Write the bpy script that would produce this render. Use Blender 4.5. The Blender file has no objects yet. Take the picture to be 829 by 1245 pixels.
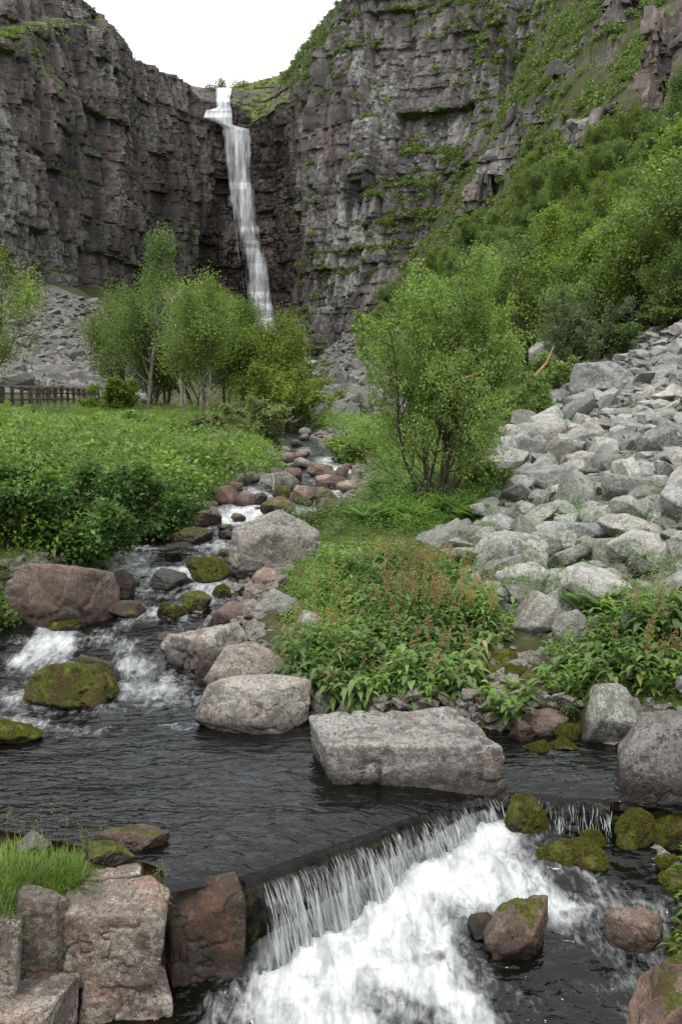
import bpy, bmesh, math, random
import numpy as np
from mathutils import Vector

# ------------------------------------------------------------------ camera, world, light
sc = bpy.context.scene
COL = sc.collection
W0, H0, F = 829.0, 1245.0, 35.0 / 36.0 * 1245.0
CAMZ = 3.0
PITCH = math.atan((622.5 - 490.0) / F)
CP, SP = math.cos(PITCH), math.sin(PITCH)
cam = bpy.data.cameras.new('camera')
cam.sensor_fit = 'VERTICAL'; cam.sensor_height = 36.0; cam.lens = 35.0
cam.clip_start = 0.1; cam.clip_end = 4000
camo = bpy.data.objects.new('camera', cam); COL.objects.link(camo)
camo.location = (0, 0, CAMZ); camo.rotation_euler = (math.pi / 2 - PITCH, 0, 0)
sc.camera = camo

SUN_EL, SUN_AZ = math.radians(62), math.radians(205)      # azimuth clockwise from +Y
wd = bpy.data.worlds.new('World'); sc.world = wd; wd.use_nodes = True
wt = wd.node_tree; wt.nodes.clear()
def wn(t, **k):
    n = wt.nodes.new(t)
    for a, b in k.items(): setattr(n, a, b)
    return n
w_out = wn('ShaderNodeOutputWorld'); w_bg = wn('ShaderNodeBackground'); w_bg.inputs[1].default_value = 0.1
w_sky = wn('ShaderNodeTexSky', sky_type='NISHITA', sun_disc=False, sun_elevation=SUN_EL, sun_rotation=SUN_AZ)
w_tc = wn('ShaderNodeTexCoord'); w_no = wn('ShaderNodeTexNoise'); w_no.inputs['Scale'].default_value = 1.6; w_no.inputs['Detail'].default_value = 5
w_sep = wn('ShaderNodeSeparateXYZ'); w_mr = wn('ShaderNodeMapRange')
w_mr.inputs['From Min'].default_value = -0.05; w_mr.inputs['From Max'].default_value = 1.0
w_mr.inputs['To Min'].default_value = 7.2; w_mr.inputs['To Max'].default_value = 15.0
w_mul = wn('ShaderNodeMath', operation='MULTIPLY'); w_mr2 = wn('ShaderNodeMapRange')
w_mr2.inputs['To Min'].default_value = 0.86; w_mr2.inputs['To Max'].default_value = 1.14
w_comb = wn('ShaderNodeCombineColor'); w_mix = wn('ShaderNodeMixRGB'); w_mix.inputs[0].default_value = 0.86
wl = wt.links.new
wl(w_tc.outputs['Generated'], w_no.inputs['Vector']); wl(w_tc.outputs['Generated'], w_sep.inputs[0])
wl(w_sep.outputs[2], w_mr.inputs['Value']); wl(w_no.outputs[0], w_mr2.inputs['Value'])
wl(w_mr.outputs[0], w_mul.inputs[0]); wl(w_mr2.outputs[0], w_mul.inputs[1])
for i in range(3): wl(w_mul.outputs[0], w_comb.inputs[i])
wl(w_sky.outputs[0], w_mix.inputs[1]); wl(w_comb.outputs[0], w_mix.inputs[2])
wl(w_mix.outputs[0], w_bg.inputs[0]); wl(w_bg.outputs[0], w_out.inputs[0])

sl = bpy.data.lights.new('sun', 'SUN'); sl.energy = 1.5; sl.angle = math.radians(14); sl.color = (1, 0.965, 0.92)
so = bpy.data.objects.new('sun', sl); COL.objects.link(so)
_d = Vector((math.sin(SUN_AZ) * math.cos(SUN_EL), math.cos(SUN_AZ) * math.cos(SUN_EL), math.sin(SUN_EL)))
so.rotation_euler = (-_d).to_track_quat('-Z', 'Y').to_euler(); so.location = (0, 0, 60)

sc.view_settings.view_transform = 'Standard'; sc.view_settings.look = 'None'
sc.view_settings.exposure = 0.62; sc.view_settings.gamma = 1.0
sc.view_settings.use_curve_mapping = False
cy = sc.cycles
cy.max_bounces = 8; cy.diffuse_bounces = 3; cy.glossy_bounces = 3; cy.transmission_bounces = 4; cy.transparent_max_bounces = 16
cy.caustics_reflective = False; cy.caustics_refractive = False
cy.sample_clamp_indirect = 6.0
cy.use_denoising = True

# ------------------------------------------------------------------ pixel <-> world (photo pixels 829 x 1245)
def ray(px, py):
    a = (np.asarray(px, float) - 414.5) / F; b = (622.5 - np.asarray(py, float)) / F
    k = CP + b * SP
    return a / k, (-SP + b * CP) / k
def at(px, py, Y):
    u, w = ray(px, py); return np.array([u * Y, Y, CAMZ + w * Y])
def on(px, py, z):
    u, w = ray(px, py); Y = (z - CAMZ) / w
    return np.array([u * Y, Y, z])
def proj(x, y, z):
    z = z - CAMZ
    dep = y * CP - z * SP; up = y * SP + z * CP
    return 414.5 + F * x / dep, 622.5 - F * up / dep
def inpoly(px, py, poly):
    poly = np.asarray(poly, float); r = np.zeros(np.shape(px), bool); j = len(poly) - 1
    for i in range(len(poly)):
        xi, yi = poly[i]; xj, yj = poly[j]
        c = ((yi > py) != (yj > py)) & (px < (xj - xi) * (py - yi) / (yj - yi + 1e-12) + xi)
        r ^= c; j = i
    return r
def smooth(a, b, x):
    t = np.clip((x - a) / (b - a), 0, 1); return t * t * (3 - 2 * t)

# ------------------------------------------------------------------ noise
U = np.uint32
def hsh(ix, iy, iz=0, s=0):
    f = lambda q: np.asarray(q).astype(np.int64).astype(np.uint32)
    with np.errstate(over='ignore'):
        n = (f(ix) * U(0x8da6b343)) ^ (f(iy) * U(0xd8163841)) ^ (f(iz) * U(0xcb1ab31f)) ^ U((s * 0x9e3779b9) & 0xffffffff)
        n = n ^ (n >> U(16)); n = n * U(0x7feb352d); n = n ^ (n >> U(15)); n = n * U(0x846ca68b); n = n ^ (n >> U(16))
    return n.astype(np.float64) / 4294967296.0
def vn(x, y, z=0.0, s=0):
    x, y, z = np.broadcast_arrays(np.asarray(x, float), np.asarray(y, float), np.asarray(z, float))
    x0, y0, z0 = np.floor(x), np.floor(y), np.floor(z)
    fx, fy, fz = x - x0, y - y0, z - z0
    fx = fx * fx * (3 - 2 * fx); fy = fy * fy * (3 - 2 * fy); fz = fz * fz * (3 - 2 * fz)
    g = lambda a, b, c: hsh(x0 + a, y0 + b, z0 + c, s)
    l = lambda p, q, t: p + (q - p) * t
    return l(l(l(g(0,0,0), g(1,0,0), fx), l(g(0,1,0), g(1,1,0), fx), fy),
             l(l(g(0,0,1), g(1,0,1), fx), l(g(0,1,1), g(1,1,1), fx), fy), fz) * 2 - 1
def fbm(x, y, z=0.0, o=4, s=0, g=0.5):
    a, t, n = 1.0, 0.0, 0.0
    x = np.asarray(x, float); y = np.asarray(y, float); z = np.asarray(z, float)
    for i in range(o):
        t = t + a * vn(x, y, z, s + i * 17); n += a; a *= g
        x = x * 2.03 + 11.3; y = y * 2.03 + 5.7; z = z * 2.03 + 3.1
    return t / n

# ------------------------------------------------------------------ mesh helpers
def mesh_np(name, V, faces, mat=None, smoothf=False, attrs=None, uv=None, midx=None):
    """faces: list of integer arrays (M,k)."""
    V = np.asarray(V, np.float32)
    faces = [np.asarray(f, np.int32) for f in (faces if isinstance(faces, list) else [faces]) if len(f)]
    me = bpy.data.meshes.new(name)
    me.vertices.add(len(V)); me.vertices.foreach_set('co', V.ravel())
    loops = np.concatenate([f.ravel() for f in faces])
    tot = np.concatenate([np.full(len(f), f.shape[1], np.int32) for f in faces])
    st = np.zeros(len(tot), np.int32); st[1:] = np.cumsum(tot)[:-1]
    me.loops.add(len(loops)); me.loops.foreach_set('vertex_index', loops)
    me.polygons.add(len(tot)); me.polygons.foreach_set('loop_start', st); me.polygons.foreach_set('loop_total', tot)
    me.polygons.foreach_set('use_smooth', np.full(len(tot), bool(smoothf)))
    for m in (mat if isinstance(mat, (list, tuple)) else [mat]):
        if m: me.materials.append(m)
    if midx is not None: me.polygons.foreach_set('material_index', np.asarray(midx, np.int32))
    me.update(calc_edges=True)
    for k, a in (attrs or {}).items():
        at_ = me.attributes.new(k, 'FLOAT', 'POINT'); at_.data.foreach_set('value', np.asarray(a, np.float32).ravel())
    if uv is not None:
        l = me.uv_layers.new(name='UVMap'); l.data.foreach_set('uv', np.asarray(uv, np.float32)[loops].ravel())
    return me
def link(name, me, parent=None, label=None, cat=None, group=None, kind=None, loc=None, rot=None, scale=None):
    o = bpy.data.objects.new(name, me); COL.objects.link(o)
    if parent is not None: o.parent = parent
    tag(o, label, cat, group, kind)
    if loc is not None: o.location = loc
    if rot is not None: o.rotation_euler = rot
    if scale is not None: o.scale = scale
    return o
def tag(o, label=None, cat=None, group=None, kind=None):
    if label: o['label'] = label
    if cat: o['category'] = cat
    if group: o['group'] = group
    if kind: o['kind'] = kind
def copy_tree(o, parent=None):
    c = o.copy(); COL.objects.link(c)
    if parent is not None: c.parent = parent
    for ch in list(o.children): copy_tree(ch, c)
    return c
def grid_faces(nr, nc, keep=None):
    i = np.arange(nr * nc).reshape(nr, nc)
    f = np.stack([i[:-1, :-1], i[:-1, 1:], i[1:, 1:], i[1:, :-1]], -1).reshape(-1, 4)
    if keep is not None:
        k = keep.reshape(-1); f = f[k[f].all(1)]
    return f
def compact(V, f, attrs=None):
    used = np.zeros(len(V), bool); used[f.ravel()] = True
    m = np.cumsum(used) - 1
    return V[used], m[f], {k: np.asarray(a).ravel()[used] for k, a in (attrs or {}).items()}
def rotm(yaw, pitch=0.0, roll=0.0):
    cy_, sy_ = math.cos(yaw), math.sin(yaw); cx, sx = math.cos(pitch), math.sin(pitch); cz, sz = math.cos(roll), math.sin(roll)
    return np.array([[cy_, -sy_, 0], [sy_, cy_, 0], [0, 0, 1]]) @ np.array([[1, 0, 0], [0, cx, -sx], [0, sx, cx]]) @ np.array([[cz, 0, sz], [0, 1, 0], [-sz, 0, cz]])

# ------------------------------------------------------------------ materials
class NT:
    def __init__(s, name):
        s.m = bpy.data.materials.new(name); s.m.use_nodes = True; s.t = s.m.node_tree; s.t.nodes.clear()
        s.out = s.n('ShaderNodeOutputMaterial')
    def n(s, t, **k):
        n = s.t.nodes.new(t)
        for a, b in k.items(): setattr(n, a, b)
        return n
    def l(s, a, b): s.t.links.new(a, b)
    def inp(s, sock, v):
        if hasattr(v, 'is_output'): s.l(v, sock)
        elif isinstance(v, (tuple, list)) and len(v) == 3 and sock.type == 'RGBA': sock.default_value = (*v, 1)
        else: sock.default_value = v
    def math(s, op, a, b=0.0, c=None, clamp=False):
        n = s.n('ShaderNodeMath', operation=op, use_clamp=clamp); s.inp(n.inputs[0], a); s.inp(n.inputs[1], b)
        if c is not None: s.inp(n.inputs[2], c)
        return n.outputs[0]
    def noise(s, scale, detail=5, rough=0.55, vec=None, dist=0.0):
        n = s.n('ShaderNodeTexNoise'); n.inputs['Scale'].default_value = scale; n.inputs['Detail'].default_value = detail
        n.inputs['Roughness'].default_value = rough; n.inputs['Distortion'].default_value = dist
        if vec is not None: s.l(vec, n.inputs['Vector'])
        return n.outputs[0]
    def rng(s, v, a, b, c=0.0, d=1.0, sm=True):
        n = s.n('ShaderNodeMapRange'); n.interpolation_type = 'SMOOTHSTEP' if sm else 'LINEAR'
        s.inp(n.inputs['Value'], v)
        for k, x in zip(('From Min', 'From Max', 'To Min', 'To Max'), (a, b, c, d)): s.inp(n.inputs[k], x)
        return n.outputs[0]
    def mix(s, f, a, b, mode='MIX'):
        n = s.n('ShaderNodeMixRGB', blend_type=mode); s.inp(n.inputs[0], f); s.inp(n.inputs[1], a); s.inp(n.inputs[2], b)
        return n.outputs[0]
    def attr(s, name):
        return s.n('ShaderNodeAttribute', attribute_name=name).outputs['Fac']
    def pos(s): return s.n('ShaderNodeNewGeometry').outputs['Position']
    def map(s, vec, scale, rz=0.0):
        n = s.n('ShaderNodeMapping'); n.inputs['Rotation'].default_value = (0, 0, rz); n.inputs['Scale'].default_value = scale; s.l(vec, n.inputs['Vector']); return n.outputs[0]
    def bump(s, h, strength=0.5, dist=0.03, prev=None):
        n = s.n('ShaderNodeBump'); s.inp(n.inputs['Strength'], strength); n.inputs['Distance'].default_value = dist
        s.l(h, n.inputs['Height'])
        if prev is not None: s.l(prev, n.inputs['Normal'])
        return n.outputs[0]
    def pbsdf(s, col, rough=0.8, normal=None, spec=0.5, **k):
        n = s.n('ShaderNodeBsdfPrincipled'); s.inp(n.inputs['Base Color'], col); s.inp(n.inputs['Roughness'], rough)
        n.inputs['Specular IOR Level'].default_value = spec
        if normal is not None: s.l(normal, n.inputs['Normal'])
        for a, b in k.items(): s.inp(n.inputs[a.replace('_', ' ')], b)
        return n.outputs[0]
    def shade(s, sh): s.l(sh, s.out.inputs[0]); return s.m
    def mixsh(s, f, a, b):
        n = s.n('ShaderNodeMixShader'); s.inp(n.inputs[0], f); s.l(a, n.inputs[1]); s.l(b, n.inputs[2]); return n.outputs[0]

MOSS_A, MOSS_B = (0.032, 0.042, 0.007), (0.118, 0.122, 0.014)
def rock_mat(name, A, B, lichen=(0.42, 0.42, 0.38), lam=0.5, moss=-1.0, dark=0.4, sc_=1.0, tint=(0.30, 0.16, 0.10), tam=0.0, vary=True):
    t = NT(name); p = t.pos(); oi = t.n('ShaderNodeObjectInfo').outputs['Random'] if vary else t.n('ShaderNodeNewGeometry').outputs['Random Per Island']
    pd = t.n('ShaderNodeVectorMath', operation='ADD'); t.l(p, pd.inputs[0])
    cm = t.n('ShaderNodeCombineXYZ'); t.l(t.math('MULTIPLY', oi, 37.0), cm.inputs[0]); t.l(t.math('MULTIPLY', oi, 91.0), cm.inputs[1]); t.l(cm.outputs[0], pd.inputs[1]); p = pd.outputs[0]
    n1 = t.noise(2.2 * sc_, 8, 0.68, p); col = t.mix(t.rng(n1, 0.38, 0.62), A, B)
    if tam > 0:
        col = t.mix(t.math('MULTIPLY', t.rng(t.noise(2.6 * sc_, 6, 0.65, p, 0.6), 0.50, 0.64), tam), col, tint)
    n2b = t.noise(1.5 * sc_, 4, 0.6, p)
    bias = t.math('MULTIPLY', t.math('SUBTRACT', n2b, 0.5), 0.8)
    lf = t.rng(t.math('ADD', t.noise(9 * sc_, 9, 0.78, p, 0.3), bias), 0.585 - 0.13 * lam, 0.625 - 0.11 * lam)
    col = t.mix(t.math('MULTIPLY', lf, 0.35 + .5 * lam), col, lichen)
    lf2 = t.rng(t.math('SUBTRACT', t.noise(26 * sc_, 6, 0.75, p), bias), 0.60 - 0.08 * lam, 0.64 - 0.07 * lam)
    col = t.mix(t.math('MULTIPLY', lf2, 0.25 + .4 * lam), col, tuple(q * 1.12 for q in lichen))
    n3 = t.noise(5 * sc_, 8, 0.75, p, 0.2)
    col = t.mix(t.math('MULTIPLY', t.rng(n3, 0.55, 0.63), dark), col, tuple(q * .33 for q in B))
    n4 = t.noise(38 * sc_, 5, 0.7, p)
    col = t.mix(t.math('MULTIPLY', t.rng(t.math('ADD', n4, t.math('MULTIPLY', bias, .35)), 0.56, 0.62), min(1, dark + .2)), col, (0.032, 0.031, 0.029))
    vo = t.n('ShaderNodeTexVoronoi'); vo.inputs['Scale'].default_value = 13 * sc_; t.l(p, vo.inputs['Vector'])
    spots = t.math('MULTIPLY', t.rng(t.math('ADD', vo.outputs['Distance'], t.math('MULTIPLY', t.math('SUBTRACT', n4, .5), .25)), 0.14, 0.22, 1, 0), t.rng(n2b, 0.5, 0.6))
    col = t.mix(t.math('MULTIPLY', spots, 0.7 * lam), col, tuple(q * 1.3 for q in lichen))
    grain = t.noise(110 * sc_, 3, 0.7, p)
    col = t.mix(1.0, col, t.rng(grain, 0.3, 0.7, 0.62, 1.40), 'MULTIPLY')
    col = t.mix(1.0, col, t.rng(oi, 0, 1, 0.66, 1.28, False), 'MULTIPLY')
    o2 = t.math('FRACT', t.math('MULTIPLY', oi, 7.31)); col = t.mix(1.0, col, t.mix(o2, (1.05, 0.995, 0.95), (0.97, 1.0, 1.01)), 'MULTIPLY')
    wet = t.math('MULTIPLY', t.attr('wet'), t.rng(t.noise(3.0, 4, 0.6, p), 0.3, 0.5, 0.6, 1.0))
    col = t.mix(t.math('MULTIPLY', wet, 0.82), col, t.mix(1.0, col, (0.17, 0.13, 0.11), 'MULTIPLY'))
    nz = t.n('ShaderNodeSeparateXYZ'); t.l(t.n('ShaderNodeNewGeometry').outputs['Normal'], nz.inputs[0])
    nm = t.noise(4.5 * sc_, 7, 0.7, p)
    mv = t.math('ADD', t.math('ADD', t.math('MULTIPLY', nz.outputs[2], 0.75), t.math('MULTIPLY', t.math('SUBTRACT', nm, 0.5), 2.4)), t.math('ADD', t.math('MULTIPLY', t.attr('moss'), 1.6), moss))
    mf = t.rng(mv, 0.0, 0.16)
    mcol = t.mix(t.rng(t.noise(17, 6, 0.75, p), 0.36, 0.66), MOSS_A, MOSS_B)
    mcol = t.mix(t.rng(t.noise(3.4, 4, 0.6, p), 0.50, 0.62), mcol, (0.060, 0.042, 0.012))
    mcol = t.mix(1.0, mcol, t.rng(t.noise(120, 3, .7, p), .3, .7, .55, 1.45), 'MULTIPLY')
    col = t.mix(mf, col, mcol)
    b = t.bump(t.noise(11 * sc_, 9, 0.68, p), 0.75, 0.06 / sc_)
    b = t.bump(t.noise(60 * sc_, 5, 0.7, p), t.math('ADD', 0.5, t.math('MULTIPLY', mf, .5)), 0.014 / sc_, b)
    rg = t.math('SUBTRACT', 0.9, t.math('MULTIPLY', wet, t.math('MULTIPLY', t.math('SUBTRACT', 1, mf), 0.6)))
    return t.shade(t.pbsdf(col, rg, b, 0.35))

M = {}
M['pink'] = rock_mat('rock_pink', (0.225, 0.155, 0.132), (0.125, 0.088, 0.075), (0.285, 0.265, 0.235), 0.30, -1.30, 0.45, tam=0.5, tint=(0.25, 0.155, 0.125))
M['greypink'] = rock_mat('rock_grey_pink', (0.185, 0.168, 0.152), (0.115, 0.100, 0.090), (0.30, 0.295, 0.265), 0.65, -1.30, 0.55, tam=0.4, tint=(0.20, 0.13, 0.108))
M['grey'] = rock_mat('rock_grey', (0.165, 0.165, 0.155), (0.105, 0.105, 0.098), (0.29, 0.295, 0.255), 0.55, -1.32, 0.5, tam=0.2, tint=(0.17, 0.14, 0.12))
M['talus'] = rock_mat('rock_talus', (0.265, 0.266, 0.255), (0.160, 0.162, 0.154), (0.39, 0.395, 0.35), 0.5, -1.42, 0.42, tam=0.3, tint=(0.20, 0.175, 0.15))
M['brown'] = rock_mat('rock_brown', (0.150, 0.104, 0.084), (0.080, 0.058, 0.048), (0.23, 0.205, 0.18), 0.2, -1.12, 0.5, tam=0.5, tint=(0.185, 0.108, 0.075))
M['partmoss'] = rock_mat('rock_part_moss', (0.165, 0.108, 0.085), (0.085, 0.060, 0.048), (0.24, 0.22, 0.19), 0.2, -0.50, 0.45)
M['moss'] = rock_mat('rock_moss', (0.12, 0.085, 0.065), (0.06, 0.045, 0.035), (0.2, 0.19, 0.17), 0.1, 0.02, 0.4)
M['wetdark'] = rock_mat('rock_wet_dark', (0.060, 0.042, 0.032), (0.028, 0.024, 0.019), (0.13, 0.11, 0.09), 0.1, -0.9, 0.5, tam=0.6, tint=(0.095, 0.045, 0.028))
M['ledge'] = rock_mat('rock_ledge', (0.030, 0.030, 0.020), (0.016, 0.016, 0.011), (0.08, 0.07, 0.05), 0.1, -0.35, 0.5, tam=0.4, tint=(0.06, 0.032, 0.02))
M['block'] = rock_mat('rock_block', (0.185, 0.145, 0.124), (0.105, 0.090, 0.080), (0.37, 0.37, 0.325), 0.36, -1.05, 0.6, tam=0.6, tint=(0.23, 0.135, 0.10))

def cliff_mat(name, A, B, lichen, red=(0.20, 0.11, 0.085)):
    t = NT(name); p = t.pos()
    n1 = t.noise(0.12, 6, 0.6, p); col = t.mix(t.rng(n1, 0.35, 0.65), A, B)
    blk = t.attr('blk')
    col = t.mix(1.0, col, t.rng(blk, 0, 1, 0.50, 1.60, False), 'MULTIPLY')
    pv = t.map(p, (1, 1, 0.35))
    col = t.mix(t.math('MULTIPLY', t.rng(t.noise(0.16, 5, 0.6, pv), 0.55, 0.70), 0.5), col, red)
    l1 = t.noise(0.75, 8, 0.72, p, 0.3)
    lf = t.rng(t.math('ADD', l1, t.math('MULTIPLY', t.math('SUBTRACT', t.attr('lich'), 0.5), 0.5)), 0.55, 0.68)
    col = t.mix(t.math('MULTIPLY', lf, 0.8), col, lichen)
    st = t.rng(t.noise(0.35, 5, 0.6, t.map(p, (1, 1, 0.12))), 0.52, 0.66)
    col = t.mix(t.math('MULTIPLY', st, 0.6), col, (0.022, 0.021, 0.021))
    col = t.mix(t.math('MULTIPLY', t.attr('wet'), 0.8), col, t.mix(1.0, col, (0.30, 0.22, 0.20), 'MULTIPLY'))
    mv = t.math('ADD', t.attr('moss'), t.math('MULTIPLY', t.math('SUBTRACT', t.noise(0.6, 6, 0.7, p), 0.5), 1.0))
    mc = t.mix(t.rng(t.noise(0.5, 5, 0.7, p), 0.35, 0.65), (0.048, 0.072, 0.014), (0.130, 0.155, 0.026))
    col = t.mix(t.rng(mv, 0.42, 0.66), col, mc)
    b = t.bump(t.noise(0.9, 9, 0.65, p), 0.5, 0.4)
    return t.shade(t.pbsdf(col, t.math('SUBTRACT', 0.9, t.math('MULTIPLY', t.attr('wet'), 0.4)), b, 0.35))
M['cliffL'] = cliff_mat('cliff_dark', (0.124, 0.110, 0.104), (0.066, 0.058, 0.055), (0.25, 0.245, 0.235), (0.165, 0.105, 0.085))
M['cliffR'] = cliff_mat('cliff_lichen', (0.138, 0.126, 0.119), (0.072, 0.065, 0.062), (0.31, 0.31, 0.295), (0.19, 0.125, 0.108))

def leaf_mat(name, c1, c2, c3=None, trans=0.42, rough=0.5, vary=0.25, hue=0.65):
    t = NT(name); g = t.n('ShaderNodeNewGeometry'); oi = t.n('ShaderNodeObjectInfo').outputs['Random']
    isl = g.outputs['Random Per Island']
    col = t.mix(isl, c1, c2)
    if c3: col = t.mix(t.rng(isl, 0.88, 0.97), col, c3)
    n = t.noise(0.9, 3, 0.5, g.outputs['Position'])
    col = t.mix(1.0, col, t.rng(n, 0.3, 0.7, 1 - vary, 1 + vary), 'MULTIPLY')
    tn = t.mix(oi, (1 - .34 * hue, 1 - .24 * hue, 1 - .05 * hue), (1 + .36 * hue, 1 + .30 * hue, 1 - .02 * hue))
    col = t.mix(1.0, col, tn, 'MULTIPLY')
    tr = t.n('ShaderNodeBsdfTranslucent'); t.l(t.mix(1.0, col, (1.30, 1.40, 0.75), 'MULTIPLY'), tr.inputs[0])
    return t.shade(t.mixsh(trans, t.pbsdf(col, rough, None, 0.35), tr.outputs[0]))
M['leaf_tree'] = leaf_mat('leaf_tree', (0.088, 0.140, 0.028), (0.160, 0.222, 0.048), (0.21, 0.25, 0.06))
M['leaf_willow'] = leaf_mat('leaf_willow', (0.130, 0.208, 0.054), (0.230, 0.325, 0.096), (0.30, 0.37, 0.12), hue=.4)
M['leaf_bush'] = leaf_mat('leaf_bush', (0.062, 0.120, 0.030), (0.135, 0.215, 0.050), (0.22, 0.29, 0.07))
M['leaf_sage'] = leaf_mat('leaf_sage', (0.105, 0.140, 0.062), (0.180, 0.215, 0.105))
M['leaf_hill'] = leaf_mat('leaf_hill', (0.100, 0.158, 0.052), (0.180, 0.250, 0.080), (0.24, 0.29, 0.09))
M['leaf_birch'] = leaf_mat('leaf_birch', (0.105, 0.168, 0.042), (0.195, 0.272, 0.070), (0.26, 0.31, 0.08))
M['leaf_far'] = leaf_mat('leaf_far', (0.090, 0.140, 0.046), (0.165, 0.222, 0.070), (0.20, 0.24, 0.07), 0.35)
M['leaf_herb'] = leaf_mat('leaf_herb', (0.085, 0.170, 0.036), (0.170, 0.280, 0.066), (0.29, 0.32, 0.12))
M['leaf_docken'] = leaf_mat('leaf_broad', (0.095, 0.165, 0.050), (0.185, 0.260, 0.098), (0.36, 0.32, 0.18))
M['leaf_fern'] = leaf_mat('leaf_fern', (0.095, 0.180, 0.032), (0.165, 0.260, 0.055))
M['leaf_meadow'] = leaf_mat('leaf_meadow', (0.090, 0.160, 0.034), (0.175, 0.260, 0.056), (0.27, 0.31, 0.08), vary=0.45, hue=.5)
M['grass'] = leaf_mat('grass_blade', (0.105, 0.180, 0.026), (0.190, 0.275, 0.055), (0.34, 0.30, 0.13))
M['seed'] = leaf_mat('seed_head', (0.27, 0.165, 0.085), (0.36, 0.25, 0.13), (0.26, 0.28, 0.09), 0.4, hue=.3)
M['stem'] = leaf_mat('stem', (0.10, 0.13, 0.045), (0.16, 0.14, 0.06), None, 0.1)
def bark_mat(name, A, B, sc_=6):
    t = NT(name); p = t.pos()
    col = t.mix(t.rng(t.noise(sc_, 6, 0.7, t.map(p, (1, 1, 0.5))), 0.4, 0.62), A, B)
    return t.shade(t.pbsdf(col, 0.9, t.bump(t.noise(sc_ * 5, 5, 0.7, p), 0.6, 0.02)))
M['bark_dark'] = bark_mat('bark_dark', (0.085, 0.062, 0.045), (0.045, 0.036, 0.028))
M['bark_birch'] = bark_mat('bark_pale', (0.40, 0.36, 0.31), (0.15, 0.125, 0.10))
M['bark_mid'] = bark_mat('bark_grey', (0.17, 0.145, 0.12), (0.09, 0.078, 0.066))
M['deadwood'] = bark_mat('dead_wood', (0.42, 0.25, 0.13), (0.28, 0.16, 0.08))
M['wood'] = bark_mat('deck_wood', (0.30, 0.265, 0.23), (0.21, 0.185, 0.16), 3)
M['wood_dark'] = bark_mat('rail_wood', (0.105, 0.085, 0.070), (0.055, 0.046, 0.040), 3)

def ground_mat():
    t = NT('ground_soil'); p = t.pos()
    col = t.mix(t.rng(t.noise(0.8, 7, 0.65, p), 0.38, 0.62), (0.045, 0.040, 0.022), (0.055, 0.075, 0.018))
    col = t.mix(t.rng(t.noise(7, 6, 0.7, p), 0.55, 0.68), col, (0.10, 0.085, 0.06))
    bed = t.attr('bed')
    cob = t.n('ShaderNodeTexVoronoi'); cob.inputs['Scale'].default_value = 5; t.l(p, cob.inputs['Vector'])
    cc = t.mix(0.6, t.mix(cob.outputs['Color'], (0.10, 0.06, 0.03), (0.20, 0.12, 0.06)), (0.07, 0.05, 0.025))
    col = t.mix(bed, col, cc)
    rk = t.attr('stony')
    col = t.mix(rk, col, t.mix(t.rng(t.noise(2, 7, 0.7, p), 0.4, 0.6), (0.075, 0.070, 0.066), (0.17, 0.165, 0.155)))
    return t.shade(t.pbsdf(col, 0.95, t.bump(t.noise(6, 8, 0.7, p), 0.8, 0.08), 0.2))
M['ground'] = ground_mat()

def water_mat():
    t = NT('stream_water'); p = t.pos()
    pm = t.map(p, (0.7, 1.5, 1.0))
    b = t.bump(t.noise(7, 3, 0.5, pm, 0.6), 0.55, 0.06); b = t.bump(t.noise(24, 2, 0.5, pm, 0.5), 0.14, 0.012, b)
    fn = t.attr('foam')
    n = t.math('ADD', t.math('MULTIPLY', t.noise(7.5, 8, 0.68, t.map(p, (2.0, 0.8, 1), math.radians(30)), 0.7), 0.75), t.math('MULTIPLY', t.noise(4.5, 4, 0.6, p, 0.8), 0.45))
    ff = t.rng(t.math('ADD', n, fn), 0.87, 1.46)
    gl = t.n('ShaderNodeBsdfGlossy'); gl.inputs['Roughness'].default_value = 0.05; gl.inputs['Color'].default_value = (0.82, 0.87, 0.92, 1); t.l(b, gl.inputs['Normal'])
    tr = t.n('ShaderNodeBsdfTransparent'); tr.inputs[0].default_value = (0.30, 0.22, 0.12, 1)
    df = t.n('ShaderNodeBsdfDiffuse'); df.inputs[0].default_value = (0.007, 0.007, 0.005, 1); t.l(b, df.inputs['Normal'])
    body = t.mixsh(0.55, tr.outputs[0], df.outputs[0])
    fr = t.n('ShaderNodeFresnel'); fr.inputs['IOR'].default_value = 1.37; t.l(b, fr.inputs['Normal'])
    wat = t.mixsh(fr.outputs[0], body, gl.outputs[0])
    pf = t.map(p, (2.2, 0.8, 1.2), math.radians(38))
    fb = t.bump(t.noise(11, 7, 0.62, pf, .3), 0.40, 0.03)
    fcol = t.mix(t.rng(t.noise(3.2, 7, .66, pf, .5), .34, .60), (0.30, 0.32, 0.32), (0.56, 0.575, 0.58))
    foam = t.pbsdf(fcol, 0.5, fb, 0.4)
    return t.shade(t.mixsh(ff, wat, foam))
M['water'] = water_mat()
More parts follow.
